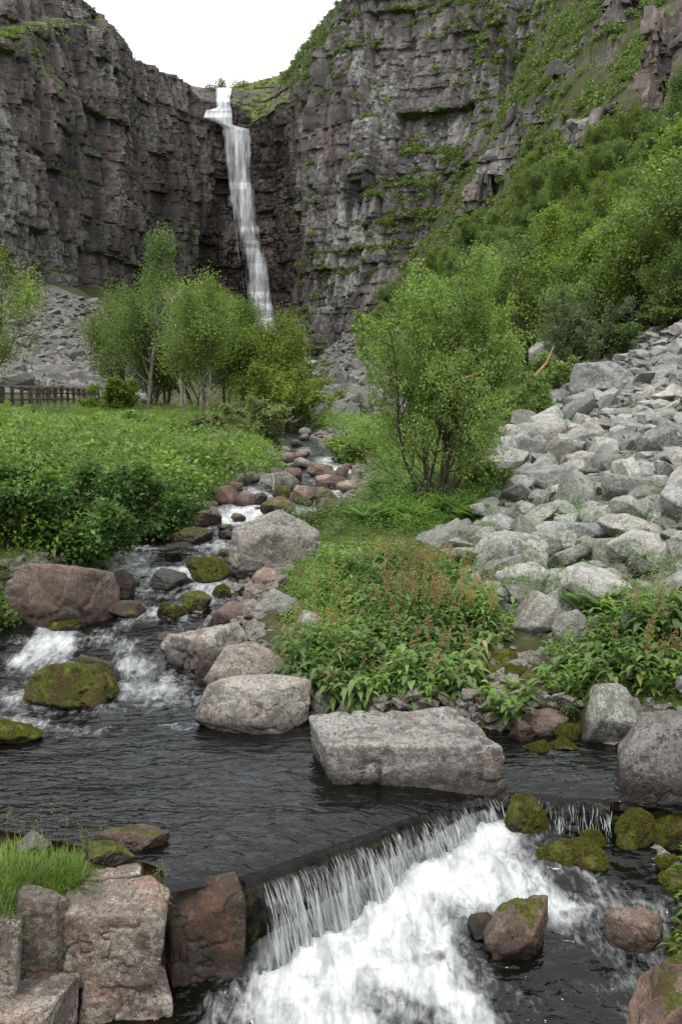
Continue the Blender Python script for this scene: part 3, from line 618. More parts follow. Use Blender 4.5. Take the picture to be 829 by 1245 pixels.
# ------------------------------------------------------------------ cliffs
def zat(px, py, Y): return at(px, py, Y)[2]
ALLC = []
def cliff(name, knots, mat, step, seed, lich, mossr, big=6.0, back=14.0):
    """knots: (px, depth, base py, top py, batter, ramp_start_fraction, ramp_slope, ledge_frac, ledge_depth)"""
    K = np.array(knots, float)
    PX, PD = K[:, 0], K[:, 1]
    pu, _ = ray(PX, 400.0); P = np.stack([pu * PD, PD], 1)
    zb = np.array([zat(a, b, c) for a, b, c in zip(PX, K[:, 2], PD)]); zt = np.array([zat(a, b, c) for a, b, c in zip(PX, K[:, 3], PD)])
    seg = np.linalg.norm(np.diff(P, axis=0), axis=1); cs = np.r_[0, np.cumsum(seg)]
    n = int(cs[-1] / step); s = np.linspace(0, cs[-1], n)
    ip = lambda a: np.interp(s, cs, a)
    x, y = ip(P[:, 0]), ip(P[:, 1])
    kw = int(5 / step); ker = np.hanning(2 * kw + 1); ker /= ker.sum()
    sm = lambda a: np.convolve(np.pad(a, kw, mode='reflect', reflect_type='odd'), ker, 'valid')
    x, y = sm(x), sm(y)
    tx, ty = np.gradient(x), np.gradient(y)
    kw = int(4 / step); ker = np.hanning(2 * kw + 1); ker /= ker.sum(); tx, ty = sm(tx), sm(ty)
    tn = np.hypot(tx, ty); nx, ny = ty / tn, -tx / tn
    ZB, ZT = ip(zb), ip(zt)
    ZT = ZT + 1.6 * (hsh(np.floor(s / 3.1 + 0.7 * vn(s / 2., 0, 0, seed)), 0 * s, 0, seed + 1) - .5) + 2.2 * fbm(s / 9, 0 * s, 0, 3, seed + 2)
    nh = int((ZT - ZB).max() / step); kf = np.linspace(0, 1, nh)
    S, KF = np.meshgrid(s, kf, indexing='ij'); H = ZB[:, None] + (ZT - ZB)[:, None] * KF
    hh = H - ZB[:, None]
    w1 = 1.2 * fbm(S / 9, H / 12, 0, 3, seed + 3); w2 = 0.9 * fbm(S / 14, H / 9, 5.0, 3, seed + 4)
    disp = big * fbm(S / 26, H / 70, 0, 3, seed + 5) + 2.4 * fbm(S / 9, H / 34, 0, 3, seed + 6)
    blk = np.zeros_like(S); stepr = np.zeros_like(S)
    for cw, rh, am, sd in ((10, 21, 3.8, 10), (4.6, 10.5, 2.4, 20), (2.4, 4.6, 1.25, 30), (1.3, 1.9, 0.60, 40), (0.7, 0.9, 0.25, 45)):
        q = (H + w2 * min(1, rh / 3) + 0.25 * S * (0.12 if cw > 2 else 0.05)) / rh
        q = q + 0.55 * vn(q / 1.7, 0 * q, 0, seed + sd)
        row = np.floor(q)
        ww = cw * (0.6 + 0.9 * hsh(row, row * 0, 1, seed + sd))
        p = (S + w1 * min(1, cw / 3) + hsh(row, row * 0, 2, seed + sd) * 50) / ww
        p = p + 0.5 * vn(p / 1.9, row, 0, seed + sd + 1)
        colm = np.floor(p)
        hv = hsh(row, colm, 3, seed + sd)
        tilt = (hsh(row, colm, 5, seed + sd) - 0.5) * (q - row - 0.5) + (hsh(row, colm, 6, seed + sd) - 0.5) * (p - colm - 0.5)
        disp = disp + am * (hv - 0.5) + am * 0.55 * tilt
        if cw < 6: blk = blk + (hsh(row, colm, 4, seed + sd) - 0.5) * (0.55 if cw > 2 else 0.35)
        if cw > 4: stepr = stepr + (hsh(row, row * 0, 7, seed + sd) - 0.3) * 0.9 * am * 0.5
        joint = np.minimum(q - row, row + 1 - q) * rh * 1.0
        jv = np.minimum(p - colm, colm + 1 - p) * ww
        disp = disp - 0.12 * am * (0.7 * np.exp(-joint / (0.05 * rh)) + 1.2 * np.exp(-jv / (0.05 * cw)))
    disp = disp + 0.16 * fbm(S / 1.3, H / 1.1, 0, 4, seed + 7)
    rec = hh * ip(K[:, 4])[:, None] + 0.35 * (stepr)
    r0 = ip(K[:, 5])[:, None]; rs = ip(K[:, 6])[:, None]
    rec = rec + np.clip(KF - r0, 0, 1) * (ZT - ZB)[:, None] * rs
    rec = rec + smooth(-0.008, 0.008, KF - ip(K[:, 7])[:, None]) * ip(K[:, 8])[:, None]
    disp = disp * np.where(KF > r0, 1 - 0.55 * np.clip(rs, 0, 1), 1)
    o = disp - rec
    X = x[:, None] + nx[:, None] * o; Y = y[:, None] + ny[:, None] * o
    for q in range(1, 5):      # the top runs back
        X = np.c_[X, X[:, nh - 1] - nx * back * q / 4]; Y = np.c_[Y, Y[:, nh - 1] - ny * back * q / 4]
        H = np.c_[H, H[:, nh - 1] + 0.4 * q + 0.8 * fbm(s / 4, 0 * s + q, 0, 3, seed + 8) * q]; blk = np.c_[blk, blk[:, -1]]; S = np.c_[S, s]
    G = np.stack([X, Y, H], -1)
    a = np.gradient(G, axis=0); b = np.gradient(G, axis=1); N_ = np.cross(a, b); N_ /= np.linalg.norm(N_, axis=-1, keepdims=True) + 1e-9
    N_ *= np.sign((N_[..., 0] * nx[:, None] + N_[..., 1] * ny[:, None]) + 0.5 * N_[..., 2])[..., None]
    px, py = proj(X, Y, H)
    mw, wet, lc = mossr(px, py)
    patch = fbm(X / 9, H / 7, Y / 9, 4, seed + 9)
    moss = np.clip((N_[..., 2] - 0.30) * 1.3, 0, 0.8) * np.clip(0.35 + 1.2 * patch + mw, 0, 1.5) + mw * np.clip(0.2 + patch, 0, 1) * 0.35
    me = mesh_np(name, G.reshape(-1, 3), grid_faces(*X.shape), mat, False, {'blk': np.clip(0.5 + blk, 0, 1), 'moss': moss, 'wet': wet, 'lich': lc + 0.5 * fbm(S / 14, H / 18, 0, 3, seed + 12)})
    ALLC.append((px, py, G, N_, moss, mw))
    return link(name, me, kind='structure')
def gauss(px, py, a, b, rx, ry): return np.exp(-((px - a) / rx) ** 2 - ((py - b) / ry) ** 2)
def mossL(px, py):
    mw = 0.14 + 0.9 * gauss(px, py, 90, 42, 110, 16) + 0.7 * gauss(px, py, 40, 60, 40, 40) + 0.6 * gauss(px, py, 75, 230, 26, 120) + 0.55 * gauss(px, py, 230, 280, 26, 55) + 0.3 * gauss(px, py, 125, 160, 40, 60) + 1.3 * gauss(px, py, 335, 140, 42, 42) + 0.7 * gauss(px, py, 120, 310, 60, 20) + 0.4 * gauss(px, py, 30, 300, 50, 40) + 1.0 * gauss(px, py, 365, 60, 50, 50)
    wet = np.clip(1.1 * gauss(px, py, 300, 300, 45, 190) + 0.9 * gauss(px, py, 345, 290, 36, 130) + 0.4 * gauss(px, py, 240, 250, 60, 120), 0, 1)
    lc = 0.45 - 0.4 * wet + 0.25 * gauss(px, py, 190, 210, 60, 60) + 0.2 * gauss(px, py, 30, 200, 60, 140)
    return mw, wet, lc
def mossR(px, py):
    mw = 0.24 + 0.7 * gauss(px, py, 600, 60, 60, 60) + 0.8 * gauss(px, py, 560, 240, 90, 60) + 0.55 * gauss(px, py, 480, 270, 60, 40) + 0.5 * gauss(px, py, 560, 20, 90, 30) + 0.35 * gauss(px, py, 470, 60, 60, 60) + 0.5 * gauss(px, py, 660, 60, 40, 120) + 0.4 * gauss(px, py, 410, 310, 25, 20)
    wet = 0.75 * gauss(px, py, 368, 330, 14, 90) + 0.2 * gauss(px, py, 500, 90, 40, 60)
    lc = 0.47 + 0.35 * gauss(px, py, 410, 240, 36, 60) + 0.15 * gauss(px, py, 430, 60, 60, 60) + 0.2 * gauss(px, py, 550, 130, 40, 60)
    return mw, wet, lc
LEFT = [ # px, depth, base py, top py, batter, ramp start, ramp slope, ledge frac, ledge depth
 (-420,120,470,-260,.10,1.1,0,.90,6),(-200,165,450,-120,.10,1.1,0,.88,7),(0,208,420,-25,.10,1.1,0,.865,8),(60,232,420,-18,.10,1.1,0,.87,8),(110,250,425,-34,.10,1.1,0,.885,7),(150,268,430,-20,.10,1.1,0,.905,5),(168,275,430,2,.10,1.1,0,.93,3),
 (186,285,430,36,.10,1.1,0,1.2,0),(210,298,430,66,.10,1.1,0,1.2,0),(245,318,430,86,.09,1.1,0,1.2,0),(258,330,430,92,.06,.93,1.2,1.2,0),(284,332,430,90,.06,.90,1.2,1.2,0),
 (300,330,430,66,.05,.78,.9,1.2,0),(316,326,430,16,.05,.72,.75,1.2,0),(330,322,430,-26,.05,.68,.65,1.2,0),(352,312,430,-84,.05,.64,.6,1.2,0),(372,305,430,-130,.05,.64,.55,1.2,0),(398,296,430,-120,.05,.66,.5,1.2,0),(440,280,430,-170,.05,.8,.5,1.2,0)]
RIGHT = [(352,318,430,240,.07,1.1,0,1.2,0),(362,290,430,190,.07,1.1,0,1.2,0),(366,266,430,110,.07,1.1,0,1.2,0),(374,256,430,40,.08,1.1,0,1.2,0),(388,249,430,-30,.10,1.1,0,1.2,0),(402,244,430,-90,.12,1.1,0,1.2,0),(450,236,430,-60,.17,1.1,0,.55,2),(520,222,420,-60,.2,1.1,0,.5,3),(580,212,400,-60,.2,1.1,0,.62,4),(650,200,300,-70,.2,1.1,0,.6,4),(740,190,250,-90,.2,1.1,0,.6,4),(900,170,150,-150,.2,1.1,0,.6,4)]
cl = cliff('cliff', LEFT, M['cliffL'], 0.36, 100, None, mossL, big=5)
cr = cliff('cliff', RIGHT, M['cliffR'], 0.34, 300, None, mossR, big=5)

# ------------------------------------------------------------------ the high waterfall
FALL = np.array([(106,262,283),(118,262,281),(131,263,281),(134,250,282),(143,248,284),(152,266,284),(157,270,304),(168,271,305),(190,274,306),(215,277,308),(240,279,310),(270,284,314),(300,288,321),(340,294,328),(370,298,334),(410,304,342),(440,306,346)], float)
cx_, cy_, cG = ALLC[0][0], ALLC[0][1], ALLC[0][2]
_mk = (np.abs(cx_ - 272) < 9) & (cG[..., 1] < 345)
RIM = float(cy_[_mk].min()); rows = np.arange(max(106.0, RIM - 0.5), 442, 1.1)
fl_l, fl_r = np.interp(rows, FALL[:, 0], FALL[:, 1]), np.interp(rows, FALL[:, 0], FALL[:, 2])
fl_l = fl_l + 1.3 * fbm(rows / 9, 0 * rows, 0, 4, 97); fl_r = fl_r + 1.3 * fbm(rows / 9, 0 * rows + 5, 0, 4, 98)
Yf = []
for p_, a, b in zip(rows, fl_l, fl_r):
    m = (cx_ > a - 2) & (cx_ < b + 2) & (np.abs(cy_ - p_) < 2.5)
    Yf.append(np.percentile(cG[..., 1][m], 4) if m.sum() > 3 else np.nan)
Yf = np.array(Yf); ok = ~np.isnan(Yf); Yf = np.interp(np.arange(len(Yf)), np.nonzero(ok)[0], Yf[ok])
Yf = np.minimum.accumulate(Yf) - 0.5
ncf = 70; T = np.linspace(0, 1, ncf)
PXf = fl_l[:, None] + (fl_r - fl_l)[:, None] * T; PYf = rows[:, None] + 0 * PXf
Yg = Yf[:, None] - 0.9 * np.sin(np.pi * T)[None] - 0.8 * fbm(PXf / 5, PYf / 40, 0, 4, 81)
uf, wf = ray(PXf, PYf)
Vf = np.stack([uf * Yg, Yg, CAMZ + wf * Yg], -1)
edge = np.sin(np.pi * T)[None]
fo = -0.26 + 0.48 * edge ** 0.6 - 0.22 * smooth(240, 330, PYf) * smooth(.55, .1, T[None] + 0 * PYf) + 0.22 * fbm(PXf / 3.2, PYf / 30, 0, 4, 83) + 0.16 * smooth(200, 150, PYf) + 0.10 * fbm(PXf / 8, PYf / 9, 0, 3, 85)
big = link('waterfall', mesh_np('waterfall', Vf.reshape(-1, 3), grid_faces(len(rows), ncf), M['bigfall'], True, {'foam': fo}, np.stack([Vf[..., 0], Vf[..., 2]], -1).reshape(-1, 2)), label='tall white waterfall dropping down the dark cliff at the head of the valley', cat='waterfall')
N = 150; r0 = rng.integers(0, len(rows) - 30, N); ln = rng.integers(14, 60, N); tt = np.clip(rng.normal(0.5, 0.23, N), 0.03, 0.97)
Vs, Fs = [], []
for i in range(N):
    idx = np.arange(r0[i], min(r0[i] + ln[i], len(rows) - 1), 2)
    t_ = tt[i] + 0.02 * np.cumsum(rng.normal(0, .4, len(idx)))
    px_ = fl_l[idx] + (fl_r - fl_l)[idx] * np.clip(t_, 0.02, .98); yy = Yf[idx] - 1.2 - rng.random() * 1.2
    u_, w_ = ray(px_, rows[idx]); k = np.linspace(0, 1, len(idx)); wd_ = rng.uniform(0.04, 0.17) * np.sin(np.pi * (0.05 + .9 * k))
    a = np.stack([u_ * yy - wd_, yy, CAMZ + w_ * yy], -1); b = np.stack([u_ * yy + wd_, yy, CAMZ + w_ * yy], -1); m_ = (a + b) / 2; m_[:, 1] -= wd_
    base = sum(len(v) for v in Vs); L_ = len(idx); Vs.append(np.stack([a, m_, b], 1).reshape(-1, 3))
    q = base + np.arange(L_ * 3).reshape(L_, 3)
    for c_ in (0, 1): Fs.append(np.stack([q[:-1, c_], q[:-1, c_ + 1], q[1:, c_ + 1], q[1:, c_]], -1))
link('white_water', mesh_np('white_water', np.concatenate(Vs), np.concatenate(Fs), M['spray_far'], True), big)
# ------------------------------------------------------------------ rocks
_ICO = {}
def ico(sub):
    if sub not in _ICO:
        bm = bmesh.new(); bmesh.ops.create_icosphere(bm, subdivisions=sub, radius=1.0)
        bm.verts.ensure_lookup_table()
        _ICO[sub] = (np.array([v.co[:] for v in bm.verts]), np.array([[v.index for v in f.verts] for f in bm.faces])); bm.free()
    return _ICO[sub]
def rock_shape(seed, sub=4, npl=17, sharp=60.0, rough=0.065, slab=1.0, boxy=0.0, yaw=None, size=(1, 1, 1), strata=0.0):
    r_ = np.random.default_rng(seed); D, Fc = ico(sub)
    n = r_.normal(size=(npl, 3)); n /= np.linalg.norm(n, axis=1, keepdims=True); h = r_.uniform(0.62, 1.0, npl)
    if boxy:
        ax = np.concatenate([np.eye(3), -np.eye(3)]) + r_.normal(0, 0.10, (6, 3)); ax /= np.linalg.norm(ax, axis=1, keepdims=True)
        n = np.concatenate([n, ax]); h = np.concatenate([np.maximum(h, 0.62 + 0.3 * boxy), r_.uniform(0.62, 0.74, 6)])
    else:
        ax = np.concatenate([np.eye(3), -np.eye(3)]) + r_.normal(0, 0.3, (6, 3)); ax /= np.linalg.norm(ax, axis=1, keepdims=True)
        n = np.concatenate([n, ax]); h = np.concatenate([h, r_.uniform(0.7, 0.95, 6)])
    c = np.clip(D @ n.T, 1e-3, None) / h
    r = 1.0 / (c ** sharp).sum(1) ** (1 / sharp)
    P = D * r[:, None]
    a = r_.uniform(0, 6.28) if yaw is None else yaw
    P = P @ rotm(a, *( (r_.normal(0, .12), r_.normal(0, .12)) if boxy else (r_.uniform(-.5, .5), r_.uniform(-.5, .5)))).T
    P[:, 2] *= slab
    lo, hi = P.min(0), P.max(0); P = (P - (lo + hi) / 2) / ((hi - lo) / 2)
    S = np.array(size, float); Q = P * S; o = seed % 977 * 1.37; sc_ = 1.0 / max(S.max(), 1e-3)
    N = P / np.maximum(np.linalg.norm(P, axis=1, keepdims=True), 1e-6)
    dsp = rough * 1.3 * (fbm(Q[:, 0] * sc_ * 3.1 + o, Q[:, 1] * sc_ * 3.1, Q[:, 2] * sc_ * 3.1, 6, 7, 0.62))
    rg = np.abs(fbm(Q[:, 0] * sc_ * 1.9 + o, Q[:, 1] * sc_ * 1.9 + 7, Q[:, 2] * sc_ * 1.9, 3, 9))
    dsp = dsp - rough * 2.0 * np.exp(-rg / 0.03)
    if strata: dsp = dsp + strata * (hsh(np.floor(P[:, 2] * 5 + 0.8 * fbm(Q[:, 0] * sc_ * 3, Q[:, 1] * sc_ * 3, 0, 2, 3)), 0 * P[:, 0], 0, seed) - .5)
    Q = Q + N * (dsp * S.mean())[:, None]
    return Q, Fc
def hull_shape(seed, size=(1, .8, .6), n=13, cuts=1, rough=.02, pw=3.2):
    r_ = np.random.default_rng(seed); D = r_.normal(size=(n * 3, 3)); D /= (np.abs(D) ** pw).sum(1, keepdims=True) ** (1 / pw)
    keep = [0]
    for i in range(1, len(D)):      # well spread corners only
        if min(np.linalg.norm(D[i] - D[k]) for k in keep) > .62 and len(keep) < n: keep.append(i)
    D = D[keep] * r_.uniform(.82, 1.0, (len(keep), 1)) * np.array(size)
    bm = bmesh.new()
    for p in D: bm.verts.new(p)
    g = bmesh.ops.convex_hull(bm, input=bm.verts); bmesh.ops.delete(bm, geom=[v for v in g['geom_interior'] + g['geom_unused'] if isinstance(v, bmesh.types.BMVert)], context='VERTS')
    bmesh.ops.dissolve_limit(bm, angle_limit=math.radians(14), verts=bm.verts, edges=bm.edges)
    if cuts: bmesh.ops.bevel(bm, geom=list(bm.edges), offset=.035, segments=1, affect='EDGES', profile=.5, clamp_overlap=True)
    bmesh.ops.triangulate(bm, faces=bm.faces)
    for _ in range(cuts + 1 if cuts else 0):
        bmesh.ops.subdivide_edges(bm, edges=[e for e in bm.edges if e.calc_length() > .16], cuts=1, use_grid_fill=True)
        bmesh.ops.triangulate(bm, faces=bm.faces)
    bm.verts.ensure_lookup_table(); bm.verts.index_update()
    P = np.array([v.co[:] for v in bm.verts]); Fc = np.array([[v.index for v in f.verts] for f in bm.faces]); bm.free()
    if rough:
        o = seed * 1.7
        P = P + rough * np.stack([fbm(P[:, 0] * 3.1 + o + 9 * k, P[:, 1] * 3.1, P[:, 2] * 3.1, 4, 5 + k, .6) for k in range(3)], 1) * 1.8
    return P, Fc
def hero_shape(seed, size):
    P, Fc = hull_shape(seed, (1, .95, .85), 15, 1, 0)
    r_ = np.random.default_rng(seed); P = P @ rotm(r_.uniform(0, 6.28), r_.normal(0, .2), r_.normal(0, .2)).T
    bm = bmesh.new(); vs = [bm.verts.new(p) for p in P]
    for f in Fc:
        try: bm.faces.new([vs[i] for i in f])
        except ValueError: pass
    for lim in (.30, .16, .085, .05):
        bmesh.ops.subdivide_edges(bm, edges=[e for e in bm.edges if e.calc_length() > lim], cuts=1); bmesh.ops.triangulate(bm, faces=bm.faces)
    bmesh.ops.smooth_vert(bm, verts=bm.verts, factor=.5, use_axis_x=True, use_axis_y=True, use_axis_z=True)
    bm.verts.index_update(); P = np.array([v.co[:] for v in bm.verts]); Fc = np.array([[v.index for v in f.verts] for f in bm.faces]); bm.free()
    o = seed % 977 * 1.37; N = P / np.maximum(np.linalg.norm(P, axis=1, keepdims=True), 1e-6)
    d = .055 * fbm(P[:, 0] * 2.4 + o, P[:, 1] * 2.4, P[:, 2] * 2.4, 6, 7, .62)
    rg = np.abs(fbm(P[:, 0] * 1.5 + o, P[:, 1] * 1.5 + 7, P[:, 2] * 1.5, 3, 9)); d = d - .06 * np.exp(-rg / .018)
    q = P[:, 2] * 3.2 + P[:, 0] * .8 + .5 * fbm(P[:, 0] * 2 + o, P[:, 1] * 2, 0, 3, 11); d = d + .045 * (hsh(np.floor(q), 0 * q, 0, seed) - .5)
    P = P + N * d[:, None]; lo, hi = P.min(0), P.max(0)
    return (P - (lo + hi) / 2) / ((hi - lo) / 2) * np.array(size), Fc
RID = [1000]
M['moss_fuzz'] = leaf_mat('moss_fuzz', (0.045, 0.060, 0.008), (0.155, 0.158, 0.018), (0.20, 0.18, 0.025), 0.3, hue=.3)
def moss_fuzz(o, P, Fc, sd, hw):
    r_ = np.random.default_rng(sd); T = P[Fc]; n = np.cross(T[:, 1] - T[:, 0], T[:, 2] - T[:, 0]); a = np.linalg.norm(n, axis=1); n = n / (a[:, None] + 1e-12)
    cen = T.mean(1); pt = fbm(cen[:, 0] * 9 + sd, cen[:, 1] * 9, cen[:, 2] * 9, 3, 4)
    w = a * np.clip(n[:, 2] + .25, 0, 1) * (pt > -.18); N = int(min(9000, 26000 * hw))
    i = r_.choice(len(w), N, p=w / w.sum()); b = r_.dirichlet((1, 1, 1), N); Q = (T[i] * b[:, :, None]).sum(1)
    d = n[i] + r_.normal(0, .55, (N, 3)); d /= np.linalg.norm(d, axis=1, keepdims=True)
    t = np.cross(d, r_.normal(size=(N, 3))); t /= np.linalg.norm(t, axis=1, keepdims=True); L = r_.uniform(.006, .017, (N, 1)); wd_ = r_.uniform(.0015, .004, (N, 1))
    V = np.stack([Q - t * wd_, Q + t * wd_, Q + d * L], 1).reshape(-1, 3)
    link('moss', mesh_np('moss', V, np.arange(N * 3).reshape(N, 3), M['moss_fuzz']), o, kind='stuff')
ROCKBOX = []
def rock_px(label, box, Y, mat, depth=0.9, cat='boulder', name='boulder', group=None, sub=5, bury=0.22, water=None, mosstop=0.0, seed=None, **k):
    x0, y0, x1, y1 = box; RID[0] += 1; sd = RID[0] if seed is None else seed
    if mat in ('moss',): k.setdefault('sharp', 16); k.setdefault('rough', .10)
    if water is not None and water < 1.5:
        _, w_ = ray((x0 + x1) / 2, y1 - .06 * (y1 - y0))
        if water < 0:
            q_ = np.linspace(8.2, 4.2, 1500); Yw_ = q_[np.argmax(CAMZ + w_ * q_ >= lower(0 * q_, q_))]; water = float(lower(0, Yw_))
        elif water <= 0.06: Yw_ = (min(water, 0.0) - CAMZ) / w_
        else:
            q_ = np.linspace(7.5, 60, 3000); Yw_ = q_[np.argmax(level(q_) >= CAMZ + w_ * q_)]
        hw_ = (x1 - x0) / 2 / F * Yw_; Y = Yw_ + .62 * min(hw_ * depth, (y1 - y0) / 2 / F * Yw_ * .75 / (CAMZ / Yw_ * .9))
    hw = (x1 - x0) / 2 / F * Y; c = at((x0 + x1) / 2, (y0 + y1) / 2, Y)
    th = math.atan2(CAMZ - c[2], Y); A = (y1 - y0) / 2 / F * Y
    dy = hw * depth
    while dy * math.sin(th) > 0.75 * A: dy *= 0.85
    hz = math.sqrt(max(A * A - (dy * math.sin(th)) ** 2, (0.3 * A) ** 2)) / math.cos(th)
    top = c[2] + hz; hz2 = hz * (1 + bury)
    P, Fc = (hero_shape(sd, (hw, dy, hz2)) if mat in ('pink', 'greypink', 'grey', 'brown', 'talus') and not k.get('boxy') and sub >= 5 else rock_shape(sd, sub, size=(hw, dy, hz2), **k))
    cz = top - hz2
    at_ = {}
    zw = cz + P[:, 2]
    if water is not None:
        at_['wet'] = 1 - smooth(water + 0.03, water + 0.20 + 0.08 * fbm(P[:, 0] * 4, P[:, 1] * 4, 0, 3, sd), zw)
    at_['moss'] = np.full(len(P), mosstop)
    me = mesh_np(name, P, Fc, M[mat], True, at_)
    ROCKBOX.append((c[0], c[1], hw, dy))
    o = link(name, me, None, label, cat, group, None, (c[0], c[1], cz))
    if mat == 'moss' and Y < 15: moss_fuzz(o, P, Fc, sd, hw)
    return o
L0 = lambda Y: float(level(Y))
R = rock_px
R('huge rounded boulder with a mossy crack, standing in the middle of the stream', (276,619,393,708), 14.1, 'greypink', .9, water=.62, npl=15, sharp=26, rough=.06, seed=41)
R('big flat topped pinkish boulder at the left bank under the leafy bush', (6,679,147,764), 12.4, 'pink', .7, water=.45, boxy=.4, seed=12)
R('wide flat slab of grey rock with a pink underside at the end of the weir', (370,868,616,951), 8.12, 'greypink', .50, name='slab', cat='rock slab', boxy=1.0, npl=2, sharp=40, rough=.055, water=0.0, yaw=0.06, seed=5, sub=6)
R('pale wedge shaped rock at the edge of the dark pool left of the wide slab', (234,822,380,892), 9.7, 'greypink', .6, water=0.02, seed=23, npl=13, sharp=70)
R('long overhanging pinkish rock with a dark wet gap beneath it', (199,756,318,818), 10.9, 'greypink', .6, water=.25, bury=.1, seed=28, boxy=.5)
R('cracked sloping grey pink rock above the pale wedge shaped rock', (250,782,354,850), 10.35, 'greypink', .8, water=.12, seed=30)
R('grey angular rock at the bank just above the overhanging rock', (298,717,378,772), 11.7, 'grey', .8, water=.3, seed=31)
R('brownish pink rock leaning on the grey angular rock by the rapids', (252,733,318,768), 11.9, 'pink', .8, water=.4, seed=32)
R('small square grey rock between the angular rock and the leafy herbs', (320,762,363,796), 11.0, 'grey', .9, seed=33)
R('small dull pink stone below the square grey rock', (336,788,357,812), 10.7, 'pink', .9, seed=34)
R('brown lump of rock under the overhanging rock', (238,800,272,834), 10.75, 'brown', .9, water=.4, seed=35)
R('moss covered boulder splitting the white rapids on the left', (26,801,143,861), 10.0, 'moss', .7, water=.05, mosstop=.1, seed=36)
R('brown rock with a mossy top behind the moss covered boulder in the rapids', (88,793,146,834), 10.45, 'partmoss', .8, water=.2, seed=37)
R('low mossy rock at the left edge of the pool', (-60,874,54,906), 9.1, 'moss', .8, water=0.0, seed=38)
R('dark mossy stone, left one of the pair in midstream', (192,729,229,755), 12.4, 'moss', .9, water=.5, seed=39)
R('mossy brown stone, right one of the pair in midstream', (221,719,258,745), 12.75, 'partmoss', .9, water=.5, mosstop=.3, seed=40)
R('grey peaked stone in the stream above the mossy pair', (181,691,231,718), 13.6, 'grey', .9, water=.72, seed=42)
R('mossy olive stone beside the huge rounded boulder', (226,676,281,709), 14.5, 'moss', .8, water=.72, seed=43)
R('tiny moss tuft stone below the huge rounded boulder', (257,711,282,728), 13.1, 'moss', .9, water=.6, seed=44)
R('dark wet stone touching the flat topped pinkish boulder', (138,692,164,735), 12.9, 'wetdark', .9, water=.6, seed=45)
R('low mossy stone in front of the dark wet stone', (128,728,178,752), 12.2, 'partmoss', .8, water=.45, seed=46)
R('low mossy stone in the current at the foot of the pinkish boulder', (60,752,100,768), 11.7, 'moss', .8, water=.35, seed=47)
R('smooth dark rock with water running over it under the bush', (188,655,264,682), 15.4, 'wetdark', .8, water=1.6, seed=48)
R('dark brown mossy rock just above the water covered rock', (200,640,262,664), 16.2, 'partmoss', .8, water=1.0, seed=49)
R('reddish brown rock at the left bank below the meadow', (212,609,271,641), 18.0, 'brown', .8, water=1.05, seed=50)
R('flat brown rock beside the reddish brown bank rock', (262,590,292,614), 19.4, 'brown', .9, water=1.0, seed=51)
R('dark pointed mossy rock between two small drops of the stream', (316,603,360,630), 18.8, 'partmoss', .9, water=1.05, seed=52)
R('pinkish blocky rock behind the dark pointed mossy rock', (350,589,384,616), 19.6, 'pink', .9, water=1.05, seed=53)
R('rounded brown rock at the right edge of the upper stream', (384,604,418,630), 18.4, 'brown', .9, water=1.0, seed=54)
R('dark mossy rock beside the pinkish blocky rock', (382,592,410,616), 19.6, 'partmoss', .9, water=1.1, seed=55)
R('grey boulder with a pale stick leaning on it in the upper stream', (330,572,362,598), 20.6, 'grey', .9, water=1.0, seed=56)
R('grey boulder half hidden in herbs at the upper left bank', (315,574,340,596), 21.2, 'grey', .9, seed=57)
R('small brown stone at the left bank of the upper stream', (283,598,312,616), 19.5, 'pink', .9, water=1.05, seed=58)
R('small pink stone next to the small brown bank stone', (305,598,326,614), 19.3, 'brown', .9, water=1.05, seed=59)
R('olive mossy rock under the grey boulder with the stick', (330,590,354,608), 20.0, 'moss', .9, water=1.0, seed=60)
R('broad brown boulder in the middle of the upper stream', (372,562,408,582), 22.5, 'brown', .9, water=1.2, seed=61)
R('flat brown rock in the water below the broad brown boulder', (386,577,426,597), 21.0, 'brown', .9, water=1.15, seed=62)
R('big pale grey boulder at the right bank, half hidden by the herbs', (388,632,442,668), 15.6, 'grey', .9, seed=63)
R('grey boulder at the right bank under the bushy tree', (436,648,470,676), 15.2, 'grey', .9, seed=64)
rs = np.random.default_rng(77)
for i in range(44):     # cobbles of the upper stream
    Yc = math.exp(rs.uniform(math.log(20), math.log(58))); l_, r_ = edges(Yc)
    u_ = rs.uniform(l_ - .010, r_ + .006); w_ = rs.uniform(.22, .55)
    pc = proj(u_ * Yc, Yc, L0(Yc) + .1)
    hp = w_ / Yc * F / 2
    R('brown or grey cobble among the stones of the stony upper stream', (pc[0] - hp, pc[1] - hp * .7, pc[0] + hp, pc[1] + hp * .6), Yc, ('brown', 'pink', 'grey', 'brown')[i % 4], .9, cat='stone', name='stone', group='cobbles of the upper stream', sub=3, water=L0(Yc))
for i in range(26):
    Yc = math.exp(rs.uniform(math.log(10.6), math.log(18.5))); l_, r_ = edges(Yc); u_ = rs.uniform(l_, r_) if i % 3 else r_ - rs.uniform(0, .35) / Yc; w_ = rs.uniform(.12, .34)
    if u_ < -.33: continue
    pc = proj(u_ * Yc, Yc, L0(Yc) + .03); hp = w_ / Yc * F / 2
    R('small wet stone breaking the surface of the midstream rapids', (pc[0] - hp, pc[1] - hp * .55, pc[0] + hp, pc[1] + hp * .5), Yc, ('partmoss', 'brown', 'moss', 'wetdark', 'pink')[i % 5], .9, cat='stone', name='stone', group='small stones of the midstream rapids', sub=4, water=L0(Yc))
